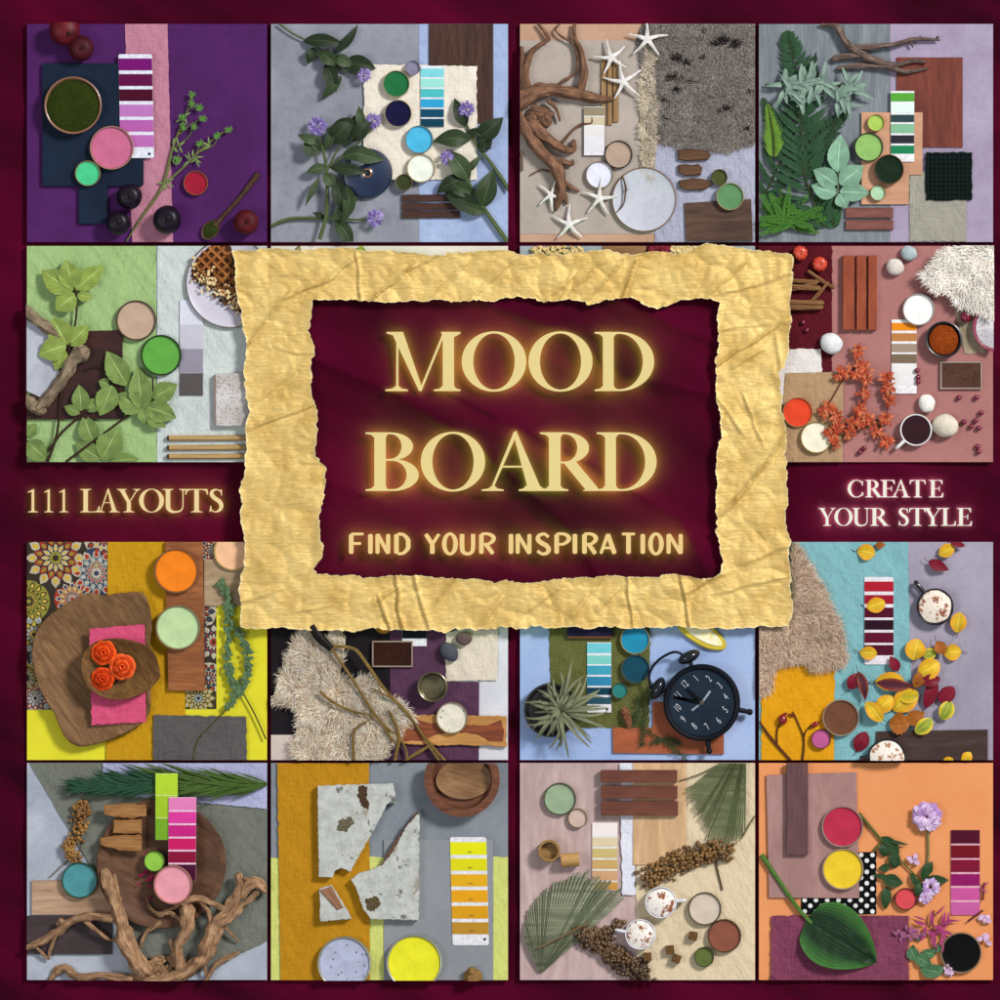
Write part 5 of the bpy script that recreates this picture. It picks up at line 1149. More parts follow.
# ================================================================== palm and magenta board
def tile_magenta():
    frame(20, 755, .255, (27, 763, 267, 980))
    board('backdrop_board', mat('wall', 'b2b8c4', '989fac', sc=45.), 'blue grey backdrop board in the bottom left corner')
    cloth('sage_cloth', [(35, 25), (990, 25), (990, 720), (560, 920)], mat('linen', '74776e', '62655c', bump=.5), 'grey green cloth spread under the wooden bowl', amp=3, freq=.01) 
    cloth('lavender_cloth', [(325, 25), (985, 25), (985, 212), (325, 150)], mat('linen', 'aeb0d0', '9799bd', bump=.4), 'folded lavender cloth behind the green palm frond', w=6, amp=4, fold_ang=20)
    sheet('wood_veneer', (47, 491, 360, 626), mat('wood', 'c6a689', '9c7a60', grain=.7), 'pale striped wood veneer at the left of the blue grey board', 'wood panel', w=5, t=5)
    sheet('wood_veneer', (20, 630, 360, 781), mat('wood', '46383a', '382c2e', grain=.4), 'dark brown wood veneer below the pale striped one', 'wood panel', w=5, t=5.5)
    t = thing('palm_frond', 560, 110, 'dark green palm frond lying across the top of blue grey board', 'palm frond')
    g = G(); C = cat_rom([(970, 115), (800, 110), (600, 105), (400, 120), (260, 120)], 14)
    for i, c in enumerate(C):
        q = i / len(C)
        for k in range(11):
            s_ = R.choice((-1, 1)); a = 180 + s_ * R.uniform(4, 24) + (R.uniform(-6, 6)); L = R.uniform(130, 240) * (.45 + .6 * math.sin(PI * min(1, q * 1.1 + .12)))
            g.leaf(c[0] + R.uniform(-8, 8), c[1] + R.uniform(-6, 6), a, L, 9, 16 + R.uniform(0, 26), .05, .3, 'lance', n=6, m=2, bend=-s_ * R.uniform(0, 14), mi=0 if c[0] < 620 else 1)
    mk('foliage', g, [mat('leaf', '28553a', '3f7048', vs=.1), mat('leaf', '4c6a28', '74903c', vs=.1)], t, cap=False, sharp=70)
    mk('stem', G().tube([(975, 115, 18), (800, 110, 20), (600, 105, 22), (420, 118, 20)], [5, 6, 5, 3], 8), mat('bark', '6a7030'), t)
    t = thing('wooden_bowl', 555, 425, 'large round dark wooden bowl in the middle of blue grey board', 'bowl', None, 4)
    mk('bowl_shell', G().lathe(555, 425, [(150, 4), (220, 12), (250, 26), (254, 34), (250, 38), (238, 37), (225, 32), (205, 22), (120, 15), (.1, 14)], 90, w=.02), mat('wood', '77523a', '4a3022', rot=.5, grain=.3), t)
    for p, l in (([(332, 195), (400, 188), (495, 190), (500, 235), (440, 248), (380, 240), (335, 232)], 'top split wood piece on the bowl rim'), ([(370, 252), (480, 248), (482, 306), (368, 304)], 'middle and smallest split wood piece on the bowl'), ([(318, 322), (400, 310), (480, 312), (480, 375), (400, 372), (318, 350)], 'bottom split wood piece on the bowl rim')):
        solo('split_wood', G().prism(wob(p, 4, 10, p[0][0]), 38, 58, 3), mat('wood', 'b58450', '7d5228', grain=.6), l, 'wood piece', 'split wood pieces on the bowl')
    card(535, 69, 622, 329, [(71, 153, 'aed032'), (157, 241, '9cc02a'), (245, 328, '74a428')], 'lime green colour card of three chips over the palm frond', 'cfe08a', w=62, rnd=1)
    card(587, 162, 695, 490, [(164, 212, 'dd7cb4'), (219, 264, 'd63a98'), (271, 316, 'c0247c'), (323, 367, 'c41c60'), (374, 418, '861036'), (425, 489, '451030')], 'pink to burgundy colour card over the lime green one', 'e8c8dc', skew=-.005, w=67, rnd=1)
    pot(530, 413, 41, '90c648', 'small lime green paint pot inside the wooden bowl', '4a6a28', w=36)
    pot(605, 503, 76, 'e39aa6', 'large pink paint pot at the foot of the pink colour card', 'c8887a', w=72)
    pot(235, 490, 71, '4c9096', 'teal blue paint pot left of the wooden bowl', '3a5a3c', w=11)
    t = seed_head('berry_sprig', [(215, 395), (195, 360), (240, 290), (235, 230), (250, 205)], 40, 8.5, 'golden brown berry sprig at the upper left of blue grey board', mat('gloss', 'a87a38', '6a4418', rough=.4), [([(118, 478), (180, 420), (240, 370)], 3), ([(240, 370), (245, 280), (250, 205)], 3)], 170, stemc='9a9080')
    g = G()
    for i in range(30): g.leaf(500 + R.gauss(0, 28), 470 + R.gauss(0, 34), R.uniform(0, 360), R.uniform(12, 24), 9, 30, .2, .2, 'round', n=4, m=2)
    t = thing('dried_blossom', 500, 470, 'small crimson dried blossom on the dark wooden bowl', 'dried blossom'); mk('petals', g, mat('fine', '8a1840'), t, cap=False)
    W = mat('bark', 'cda680', '80583c')
    def knot(g):
        for i in range(22):
            a = R.uniform(0, 6.28); r0 = R.uniform(5, 42); x, y = 560 + r0*math.cos(a), 825 + r0*math.sin(a)
            g.tube([(x, y, 10), (x + R.uniform(-25, 25), y + R.uniform(-20, 20), R.uniform(18, 34)), (x + R.uniform(-40, 40), y + R.uniform(-45, 45), 8)], [8, R.uniform(8, 15), 6], 8, 5, .3)
    branchy('driftwood', [
        ([(340, 455, 60), (360, 520, 62), (395, 640, 60), (410, 730, 56), (450, 800, 50), (480, 850, 40)], [17, 26, 24, 28, 30, 26]),
        ([(375, 470, 64), (385, 560, 64), (420, 680, 58)], [10, 14, 14]),
        ([(360, 640, 58), (280, 628, 50), (200, 650, 40), (150, 690, 34), (90, 730, 28), (20, 760, 20)], [18, 18, 16, 18, 14, 10]),
        ([(260, 650, 48), (310, 690, 40), (350, 720, 34), (380, 725, 40)], [8, 8, 7, 6]), ([(150, 690, 34), (120, 760, 24), (115, 800, 18)], [8, 6, 3]), ([(60, 745, 26), (100, 790, 16), (115, 800, 14)], [6, 5, 3]), ([(150, 660, 40), (165, 650, 44)], [8, 14]),
        ([(430, 680, 56), (450, 760, 50), (510, 850, 36)], [18, 20, 16]),
        ([(660, 600, 60), (655, 680, 60), (620, 750, 50), (630, 830, 40), (600, 870, 30)], [30, 24, 18, 22, 20]),
        ([(615, 578, 66), (650, 570, 66), (700, 560, 64), (760, 580, 60), (820, 600, 54), (880, 580, 46), (930, 540, 40)], [10, 13, 14, 13, 12, 11, 12]),
        ([(705, 565, 62), (740, 610, 58), (750, 650, 54)], [8, 8, 10]),
        ([(800, 640, 50), (840, 580, 52), (865, 520, 50), (858, 470, 44)], [20, 24, 18, 14]), ([(870, 540, 46), (920, 495, 44), (965, 530, 34)], [22, 22, 14]), ([(910, 490, 44), (880, 482, 44)], [16, 6]),
        ([(860, 600, 50), (780, 650, 50), (745, 720, 48), (715, 800, 42), (650, 850, 34), (560, 880, 26), (440, 870, 24)], [20, 32, 34, 30, 26, 20, 14]),
        ([(800, 620, 44), (790, 650, 40), (830, 700, 30), (858, 728, 20)], [7, 7, 6, 4]),
        ([(630, 640, 50), (590, 615, 46), (545, 620, 40), (510, 590, 36), (500, 555, 36)], [6, 8, 8, 6, 4]), ([(550, 655, 40), (500, 690, 30), (475, 740, 24), (485, 755, 20)], [9, 8, 6, 3]), ([(548, 622, 40), (600, 600, 44), (635, 580, 50)], [7, 6, 6]),
        ([(440, 875, 22), (330, 862, 20), (230, 868, 18), (180, 835, 18), (145, 850, 16), (120, 885, 12)], [18, 14, 14, 16, 15, 9]),
        ([(860, 772, 14), (800, 800, 20), (765, 825, 26), (730, 880, 26)], [7, 11, 10, 9]), ([(740, 760, 34), (725, 830, 28), (735, 870, 22)], [6, 6, 4]), ([(590, 725, 30), (610, 760, 36)], [7, 14])],
        W, 'tangle of pale golden driftwood roots across the bottom left board', extra=knot, rough=.3)

# ================================================================== ochre stone board
def tile_ochre():
    frame(265, 755, .255, (271, 763, 508, 980))
    board('backdrop_board', mat('wall', '878e95', '747b83', sc=60.), 'concrete grey backdrop board second from the left in the bottom row')
    cloth('yellow_cloth', [(20, 402), (975, 400), (975, 900), (20, 900)], mat('linen', 'cbd078', 'b8bf66', bump=.3), 'pale yellow green cloth across the lower half of the concrete grey board', amp=1.5)
    cloth('ochre_cloth', [(48, 20), (408, 20), (412, 900), (62, 900)], mat('linen', 'b8841c', 'a27214', bump=.35), 'ochre cloth running down the left of the concrete grey board', w=5, amp=1.5)
    sheet('grey_paper', [(560, 230), (840, 150), (890, 235), (895, 900), (466, 900), (466, 380)] if False else (466, 330, 895, 900), mat('wall', '8b8f94', '80848a', sc=80.), 'plain grey paper sheet under the yellow colour card', 'sheet', w=5, t=2)
    T = mat('terrazzo', 'c0c3bd', 'a8aba5')
    A = [(207, 120), (350, 114), (505, 110), (515, 185), (480, 190), (450, 250), (400, 340), (335, 455), (300, 440), (275, 452), (265, 478), (212, 475)]
    B = [(606, 225), (603, 645), (415, 640), (385, 600), (362, 530), (338, 485), (370, 462), (420, 445), (460, 430), (500, 380), (560, 270)]
    C = [(215, 522), (262, 508), (292, 555), (320, 600), (340, 640), (217, 650)]
    for P, l in ((A, 'largest broken stone slab at the upper left of ochre cloth'), (B, 'triangular broken stone slab beside the yellow colour card'), (C, 'smallest broken stone slab piece on ochre cloth')):
        t = thing('stone_slab', sum(p[0] for p in P)/len(P), sum(p[1] for p in P)/len(P), l, 'stone slab', 'broken stone slabs', 8)
        mk('slab', G().prism(wob(P, 4, 7, P[0][0], .09), 8, 42, 1.5), T, t)
        if P is A: mk('brown_patch', G().prism(wob([(370, 118), (400, 120), (405, 175), (410, 212), (385, 205), (362, 160)], 8, 6, 3, .1), 41, 42.6, .3), mat('grain', '5a4432', vsc=.5), t); mk('brown_patch', G().prism(wob([(290, 255), (340, 240), (352, 262), (320, 300), (280, 290)], 8, 6, 8, .1), 41, 42.6, .3), mat('grain', '77705a', vsc=.5), t)
        if P is B:
            mk('broken_edge', G().prism(wob([(600, 215), (560, 265), (500, 350), (455, 430), (475, 425), (520, 365), (596, 245)], 3, 8, 1), 20, 36, 2), mat('grain', '7d5c4a', vsc=.5), t)
            mk('brown_patch', G().prism(wob([(395, 560), (440, 552), (458, 575), (430, 612), (400, 605)], 8, 6, 5, .1), 41, 42.6, .3), mat('grain', '6a5a40', vsc=.5), t)
        if P is C: mk('broken_edge', G().prism(wob([(215, 528), (262, 512), (308, 595), (285, 605)], 3, 8, 1), 42, 47, 2), mat('wood', 'a57a5c', '7d563c', rot=.9), t)
    bowl('wooden_bowl', 773, 92, 148, '7d4c32', None, 'thick carved wooden bowl at the top right of the concrete grey board', h=64, w=0, lip=.2, wallmat=mat('wood', '80503a', '52301f', grain=.4))
    solo('bowl_floor', G().lathe(780, 95, [(112, 10), (110, 36), (70, 27), (.1, 24)], 60, sy=.7, w=.03), mat('wood', '9a7450', '6a4a2e', grain=.5, rot=.3), 'oval inner floor of the carved wooden bowl', 'bowl floor')  # the bowl's own inside, built as a separate disc
    card(725, 321, 868, 746, [(341, 391, 'dcdc14'), (405, 453, 'd6cf16'), (467, 515, 'dba61c'), (529, 577, 'dc9c18'), (591, 641, 'd09618'), (655, 702, 'b4842a')], 'tall yellow to ochre colour card on grey paper', 'e0e0e6', skew=.025, w=8, rnd=10, mark=(862, 722), text=True)
    pot(312, 815, 106, 'b0b6d0', 'large speckled lavender white pot of stone grains on ochre cloth', 'a9a690', w=9, h=30, speck=True)
    pot(586, 812, 110, 'e6e22a', 'large bright yellow paint pot on grey paper', 'aeb0a0', w=8, h=30)
    t = thing('turned_finial', 815, 862, 'small turned wooden knob at the bottom edge of the concrete grey board', 'knob', None, 8)
    mk('finial_body', G().lathe(815, 872, [(34, 8), (38, 20), (24, 40), (20, 48), (.1, 50)], 30), mat('wood', 'a07c44', '6a4c24'), t)
    mk('finial_neck', G().tube([(812, 850, 40), (808, 830, 44)], [16, 12], 10), mat('wood', 'a07c44', '6a4c24'), t)

# ================================================================== cappuccino board
def tile_cappuccino():
    frame(510, 755, .255, (520, 763, 755, 980))
    board('backdrop_board', mat('wood', 'c5ada9', 'ab9290', rot=PI/2, grain=.25), 'pinkish beige wooden backdrop third from the left in the bottom row')
    cloth('cream_cloth', [(490, 20), (980, 20), (980, 900), (500, 900)], mat('linen', 'd8c7a8', 'c6b494', bump=.3), 'cream cloth on the right of the cappuccino board', amp=4, fold_ang=60, freq=.014)
    sheet('wood_veneer', (482, 20, 690, 430), mat('wood', 'd8b48c', 'c09a70', rot=PI/2, grain=.5), 'pale pine veneer sheet behind the brown bars', 'wood panel', w=8, t=3)
    cloth('white_ribbon', [(430, 20), (484, 20), (492, 548), (440, 548)], mat('linen', 'dcdde8', 'c6c8d6', bump=.3), 'white fabric ribbon beside the beige colour card', w=4, amp=4, fold_ang=88)
    bars([(355, 58, 655, 106), (357, 120, 656, 170), (357, 180, 658, 236)], '774536', '5a3024', ['top of three thick brown wood bars', 'middle of three thick brown wood bars', 'bottom of three thick brown wood bars'], 'wood_bar', 'wood bar', 'thick brown wood bars', w=11, h=22, grain=.5)
    pot(195, 172, 64, '93a888', 'sage green paint pot in the upper left of the cappuccino board', '5a5a3c')
    pot(265, 247, 38, 'c8afa4', 'small beige paint pot with a gold rim', '8a7038')
    pot(763, 602, 65, 'cfbfae', 'pale beige paint pot on cream cloth', '5a4a38', w=6)
    pot(840, 708, 66, '88503e', 'brick brown paint pot on cream cloth', '6a5038', w=6)
    pot(760, 791, 39, '5d6a34', 'small olive green paint pot on cream cloth', '4a4a28', w=6)
    bw = mat('wood', 'ab8650', '7a5a30')
    t = thing('bamboo_cup', 153, 373, 'upright bamboo cup left of the beige colour card', 'bamboo cup', 'bamboo cups')
    mk('tube', G().lathe(153, 373, [(40, 0), (44, 50), (42, 53), (34, 52), (33, 20), (.1, 20)], 40), bw, t)
    t = thing('bamboo_cup', 235, 410, 'bamboo cup lying on its side beside the upright one', 'bamboo cup', 'bamboo cups')
    mk('tube', G().tube([(200, 412, 28), (235, 410, 28), (270, 408, 28)], 27, 20, 4), mat('wood', 'c9a066', 'a27a42'), t)
    card(322, 265, 422, 532, [(266, 318, 'e9dfdc'), (323, 360, 'd3c4a2'), (366, 404, 'c4b074'), (410, 447, 'c2a064'), (453, 492, 'c69c72'), (498, 530, 'c28e44')], 'beige to caramel colour card on the pinkish wood', w=3, rnd=1)
    def rf(t): return 420 - 60 * t
    fan('palm_fan', (118, 862), -115, -42, lambda t: 165 + 275 * min(1, t * 1.6) + 40 * max(0, t - .6), 36, 'large grey green pleated palm fan in the lower left of the cappuccino board', 'bcbfa6', '7c846a', w=6, stem=[(105, 757, 26), (200, 712, 30), (310, 655, 30)])
    fan('palm_fan', (925, -60), 90, 140, lambda t: 320 + 120 * math.sin(PI * min(1, t * 1.3)) * 0 + 110 * math.exp(-((t - .28) / .3) ** 2), 34, 'grey green pleated palm fan in the upper right of the cappuccino board', 'b4ba92', '7c8560', w=14)
    for P_, r_, l_ in (([(665, 100, 18), (740, 75, 20), (800, 45, 22), (850, 20, 22)], 2.5, 'longer loose palm stalk reaching left from the upper right fan'), ([(690, 130, 18), (760, 100, 20), (830, 60, 22)], 2, 'shorter loose palm stalk just below the longer one'), ([(905, 330, 14), (935, 280, 16), (965, 230, 16)], 2.5, 'thin loose palm stalk at the right edge of cream cloth')):
        branchy('palm_stalk', [(P_, r_)], mat('bark', '86805a'), l_, 'stalk', 5, 0)
    sm = mat('gloss', '8a6430', '543818', rough=.45)
    seed_head('millet_sprig', [(530, 480), (600, 450), (660, 415), (730, 395), (800, 380), (835, 375)], 52, 9, 'upper golden brown berry sprig above the cappuccino mugs', sm, [([(780, 335), (800, 400), (832, 530)], 3.5), ([(660, 420), (800, 385)], 3)], 330)
    seed_head('millet_sprig', [(275, 700), (340, 730), (400, 780), (470, 830), (530, 860)], 48, 9.5, 'lower golden brown berry sprig over the large palm fan', mat('gloss', '6a4c2c', '3c2814', rough=.45), [([(270, 695), (360, 700), (420, 680)], 4)], 300)
    seed_head('millet_sprig', [(330, 690), (380, 690), (430, 660)], 22, 9, 'short brown berry spike beside the lower mug', mat('gloss', '6a4c2c', '3c2814', rough=.45), [([(300, 700), (430, 660)], 3)], 60)
    mug(590, 575, 62, -5, 'dcdce2', 'e8e8ee', 'upper white mug of whipped cream coffee with handle to the right', h=44, w=6, foam=('ebe4dc', '8a4c2c'), hl=.55)
    mug(510, 700, 60, 190, 'dcdce2', 'e8e8ee', 'lower white mug of whipped cream coffee with handle to the left', h=44, w=6, foam=('ebe4dc', '8a4c2c'), hl=.6)
    for (u, v, a), l in zip(((718, 708, 10), (627, 762, -5), (652, 797, 20), (538, 790, 0)), ('brown sugar cube nearest the brick brown pot', 'brown sugar cube left of the other three', 'brown sugar cube below its near neighbour', 'brown sugar cube touching the lower berry sprig')):
        a = math.radians(a); c, s_ = 16*math.cos(a), 16*math.sin(a)
        solo('sugar_cube', G().prism([(u-c+s_, v-s_-c), (u+c+s_, v+s_-c), (u+c-s_, v+s_+c), (u-c-s_, v-s_+c)], 8, 34, 3), mat('grain', '7a5836', vsc=.6), l, 'sugar cube', 'brown sugar cubes')

# ================================================================== orange board
def tile_orange():
    frame(750, 755, .25, (759, 763, 993, 980))
    board('backdrop_board', mat('wall', 'de9460', 'd68955', sc=90., scuff=.08), 'peach orange backdrop board in the bottom right corner')
    P = [(203, 390), (505, 388), (505, 636), (205, 637)]
    sheet('polka_dot_cloth', P, mat('dots', 'dedede', '08090c', per=11.3), 'black cloth with white polka dots under the mauve panel', 'cloth', w=2, t=2)
    cloth('purple_linen', [(85, 642), (632, 642), (634, 915), (82, 915)], mat('linen', '7f4058', '5a2a3e', fine=.6, mottle=.6, bump=.9), 'plum coloured linen napkin under the big green leaf', w=5, amp=2, fringe=[(633, 645, 633, 905, 9, 0)])
    sheet('mauve_board', [(65, 80), (425, 68), (437, 572), (76, 570)], mat('wood', 'aa8480', '98726e', rot=PI/2, grain=.2), 'mauve wood panel under the red and yellow pots', 'wood panel', w=6, t=5)
    bars([(145, 20, 231, 397)], '69494a', '573a3c', ['dark mauve wooden bar on the mauve panel'], 'wood_bar', 'wood bar', None, rot=PI/2, w=12, h=20, grain=.5)
    pot(368, 285, 83, 'b52c48', 'large raspberry red paint pot on the mauve panel', 'b89c94', w=11)
    pot(370, 455, 83, 'e6c42c', 'large yellow paint pot on the mauve panel', 'c0a890', w=11)
    pot(622, 575, 44, 'd24a50', 'small coral red paint pot on peach orange board', '5a2a24')
    pot(843, 790, 82, '020203', 'large black paint pot in the lower right corner', 'a08a70')
    card(803, 300, 919, 640, [(300, 354, '4b0c24'), (361, 412, '6c101e'), (419, 468, '781230'), (476, 523, '88165e'), (531, 580, 'bf5194'), (588, 640, 'bb5a96')], 'maroon to pink colour card on the peach orange board', 'dca8b8', w=3, rnd=1)
    t = thing('broad_leaf', 240, 670, 'single broad dark green hosta leaf with a long stalk', 'leaf', None, 10)
    mk('leaf_stalk', G().tube([(45, 398, 10), (120, 510, 14), (190, 610, 16), (245, 672, 16)], [10, 9, 8, 8], 8), mat('bark', '5f8a3c'), t)
    mk('leaf_blade', G().leaf(228, 655, 32, 325, 262, 16, .07, .08, 'heart', n=26, m=14), mat('leaf', '163a1c', '0e2612', long=17., edge='3a6e2c', vs=.9), t, cap=False, sharp=70)
    fc = ['c8a8d4', 'b088c0', 'dcc4e4']; lm = mat('leaf', '2a4a26', '3d5e34')
    plant('clover_flower', 705, 420, 'lilac blossom on a straight green stem', 'flower', [([(705, 480), (712, 380), (708, 270)], 4)], [(700, 480, -60, 60, 34), (690, 510, 120, 70, 40), (720, 500, 10, 70, 30)], '8a9a60', lm, [lambda t: floret(t, 705, 245, 56, fc, 170, 14, shape='round', lw=.42)], w=10)
    plant('clover_flower', 715, 540, 'smaller lilac blossom beside the coral pot', 'flower', [([(670, 560), (700, 545)], 3)], [(690, 500, -70, 80, 38), (700, 495, 5, 90, 40), (680, 540, -110, 60, 30)], '8a9a60', lm, [lambda t: floret(t, 722, 528, 36, fc, 80, 14, shape='round', lw=.42), lambda t: floret(t, 700, 565, 28, fc, 50, 14, shape='round', lw=.42)], w=10)
    plant('rose_sprig', 560, 400, 'dark green leafy sprig running down from the raspberry pot', 'leafy sprig', [([(435, 232), (500, 310), (560, 380), (620, 440), (675, 495)], [6, 6, 5, 3]), ([(490, 385), (525, 345)], 4)],
          [(520, 330, 20, 80, 40), (540, 350, 90, 60, 60), (580, 385, 100, 70, 56), (560, 450, 180, 45, 36), (530, 335, 15, 110, 16), (600, 440, 210, 50, 36), (530, 490, 20, 90, 56), (560, 490, 185, 70, 24), (545, 525, 92, 90, 46), (640, 470, 60, 70, 22), (560, 355, 60, 60, 46)], '6a7a3a', lm, w=10)
    plant('magenta_blossom', 735, 700, 'magenta blossom with thin spiky petals above the black pot', 'flower', [([(735, 620), (730, 680), (745, 780)], 3), ([(870, 665), (930, 620)], 4), ([(935, 510), (930, 580)], 4)],
          [(735 + R.uniform(-50, 60), 700 + R.uniform(-25, 30), R.uniform(0, 360), R.uniform(35, 70), 15) for _ in range(18)] + [(920, 525, 50, 40, 8), (925, 530, -40, 40, 8), (700, 660, -160, 50, 8), (740, 640, -40, 60, 8), (790, 660, 0, 50, 8)], '8a3a3a', mat('leaf', 'a83270', 'd07aa0'), w=12, shape='lance')
    plant('herb_leaves', 690, 830, 'cluster of serrated blue green leaves at the bottom of peach board', 'leaves', [([(650, 760), (690, 820), (740, 880)], 4)],
          [(640, 770, 70, 60, 46), (655, 800, 30, 80, 50), (680, 850, 20, 90, 60), (700, 870, -10, 80, 50), (660, 740, -40, 40, 30), (730, 780, -20, 40, 30), (740, 800, 200, 60, 36), (720, 840, 60, 60, 50)], '5a7a50', mat('leaf', '4c7a50', '7aa080'), w=8, serr=.12, n=14)
    for i, (u, v, l) in enumerate(((655, 425, 'loose lilac petal beside the rose sprig'), (940, 648, 'loose lilac petal at the foot of the colour card'), (936, 742, 'loose lilac petal right of the black pot'), (792, 862, 'loose pink petals at the lower left of the black pot'))):
        g = G()
        for k in range(6): g.leaf(u + R.uniform(-8, 8), v + R.uniform(-8, 8), R.uniform(0, 360), 28, 20, 5 + k*2, .2, .2, 'round', n=5, m=4)
        solo('petal', g, mat('fine', 'd2b0d0'), l, 'petal', 'loose petals on the peach orange board', cap=False)
    solo('pink_bud_cluster', (lambda g: [g.leaf(640 + R.uniform(-50, 45), 712 + R.uniform(-18, 18), R.uniform(0, 360), 26, 12, 8 + R.uniform(0, 8), .2, .2, 'round', n=4, m=2) for _ in range(22)] and g)(G()), mat('fine', '9a5a80'), 'row of small mauve buds on the edge of plum linen', 'flower buds', cap=False)
# ================================================================== velvet, paper, lettering
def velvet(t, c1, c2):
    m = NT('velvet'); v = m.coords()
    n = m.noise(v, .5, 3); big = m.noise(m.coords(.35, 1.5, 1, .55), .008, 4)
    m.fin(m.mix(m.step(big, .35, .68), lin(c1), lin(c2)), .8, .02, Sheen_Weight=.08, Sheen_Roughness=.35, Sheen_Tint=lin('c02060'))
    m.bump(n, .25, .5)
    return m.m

def velvet_mat():
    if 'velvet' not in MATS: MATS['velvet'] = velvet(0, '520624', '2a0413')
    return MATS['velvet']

def fold(x, y, f=1.0):
    """long soft folds running from upper left to lower right"""
    a = math.radians(28); X = (x*math.cos(a) + y*math.sin(a)); Y = (-x*math.sin(a) + y*math.cos(a))
    Y += 26 * nz(X*.006, Y*.004, 4)
    w = abs(nz(X*.0035*f, Y*.014*f, 1.7)) * 2.1
    return 1 - min(1, w) ** .6

def setting():
    frame(0, 0, 1, None)
    g = G().grid([(-700, -700), (1700, -700), (1700, 1700), (-700, 1700)], 300, 300, lambda x, y: -6.5 + 3.6 * fold(x * .6 + 40, y * .6 + 300) + 1.2 * nz(x*.02, y*.02), 4, 0)
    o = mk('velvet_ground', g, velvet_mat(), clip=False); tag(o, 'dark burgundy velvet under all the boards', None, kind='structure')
    def zf(x, y):
        z = 1.2 + 1.6 * fold(x, y, .8) + .4 * nz(x*.03, y*.03, 2)
        for P, A, w1, w2 in FOLDS:
            best = None
            for (x0, y0), (x1, y1) in zip(P, P[1:]):
                dx, dy = x1-x0, y1-y0; t = max(0, min(1, ((x-x0)*dx+(y-y0)*dy)/(dx*dx+dy*dy))); qx, qy = x-x0-dx*t, y-y0-dy*t
                d = math.hypot(qx, qy)
                if best is None or d < best[0]: best = (d, 1 if dx*qy - dy*qx > 0 else -1)
            d, s_ = best; ww = w1 if s_ < 0 else w2
            z += A * math.exp(-(d/ww) ** 1.3)
        z = min(z, 8.6)
        return z
    g = G().grid([(296, 286), (738, 286), (738, 594), (296, 594)], 200, 140, zf, 1.2, 2, 5)
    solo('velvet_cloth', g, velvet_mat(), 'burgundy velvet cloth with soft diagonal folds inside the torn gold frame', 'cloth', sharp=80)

FOLDS = [([(300, 352), (400, 395), (470, 440), (560, 520), (610, 590)], 6.5, 42, 8), ([(440, 285), (560, 330), (620, 375), (740, 400)], 5.5, 38, 7),
         ([(500, 420), (600, 470), (680, 520), (715, 590)], 5, 36, 7), ([(600, 290), (680, 330), (740, 345)], 4.5, 30, 6), ([(300, 470), (380, 500), (440, 590)], 3.5, 45, 12)]
OUT = [(234, 252), (262, 249), (300, 250), (340, 248), (362, 250), (396, 251), (425, 257), (450, 253), (480, 250), (512, 251), (516, 255), (560, 255), (600, 252), (640, 255), (688, 252), (705, 245), (722, 244), (738, 249), (760, 250), (791, 255), (790, 300), (789, 330), (789, 350), (783, 368), (778, 372), (783, 410), (785, 450), (786, 490), (788, 520), (789, 560), (792, 600), (790, 627),
       (760, 626), (720, 628), (680, 626), (640, 628), (600, 626), (560, 628), (520, 627), (480, 628), (430, 630), (390, 628), (350, 631), (300, 629), (268, 628), (240, 627), (238, 600), (242, 570), (246, 545), (240, 515), (239, 500), (245, 470), (247, 440), (248, 410), (245, 380), (246, 350), (243, 320), (238, 290)]
INN = [(313, 299), (340, 301), (365, 302), (400, 304), (430, 300), (460, 303), (500, 300), (520, 299), (550, 303), (580, 303), (600, 302), (625, 299), (645, 305), (660, 307), (680, 301), (700, 299), (719, 302), (716, 330), (717, 360), (716, 400), (720, 430), (716, 470), (718, 500), (715, 530), (722, 555), (722, 575),
       (700, 578), (670, 574), (640, 577), (600, 576), (570, 577), (540, 582), (500, 581), (470, 579), (440, 577), (410, 574), (380, 577), (350, 575), (318, 574), (315, 568), (323, 555), (322, 530), (320, 515), (328, 495), (326, 470), (318, 455), (318, 430), (314, 400), (313, 380), (315, 355), (310, 330)]

def resample(poly, n, corners):
    """n points per side between the four corner indices"""
    out = []; L = len(poly)
    for k in range(4):
        a, b = corners[k], corners[(k+1) % 4]
        if b <= a: b += L
        seg = [poly[i % L] for i in range(a, b + 1)]
        d = [0]
        for p, q in zip(seg, seg[1:]): d.append(d[-1] + math.dist(p, q))
        for i in range(n[k]):
            t = d[-1] * i / n[k]; j = max(q for q in range(len(d)) if d[q] <= t + 1e-9); j = min(j, len(seg) - 2)
            f = (t - d[j]) / (d[j+1] - d[j]); out.append((seg[j][0] + (seg[j+1][0]-seg[j][0])*f, seg[j][1] + (seg[j+1][1]-seg[j][1])*f))
    return out

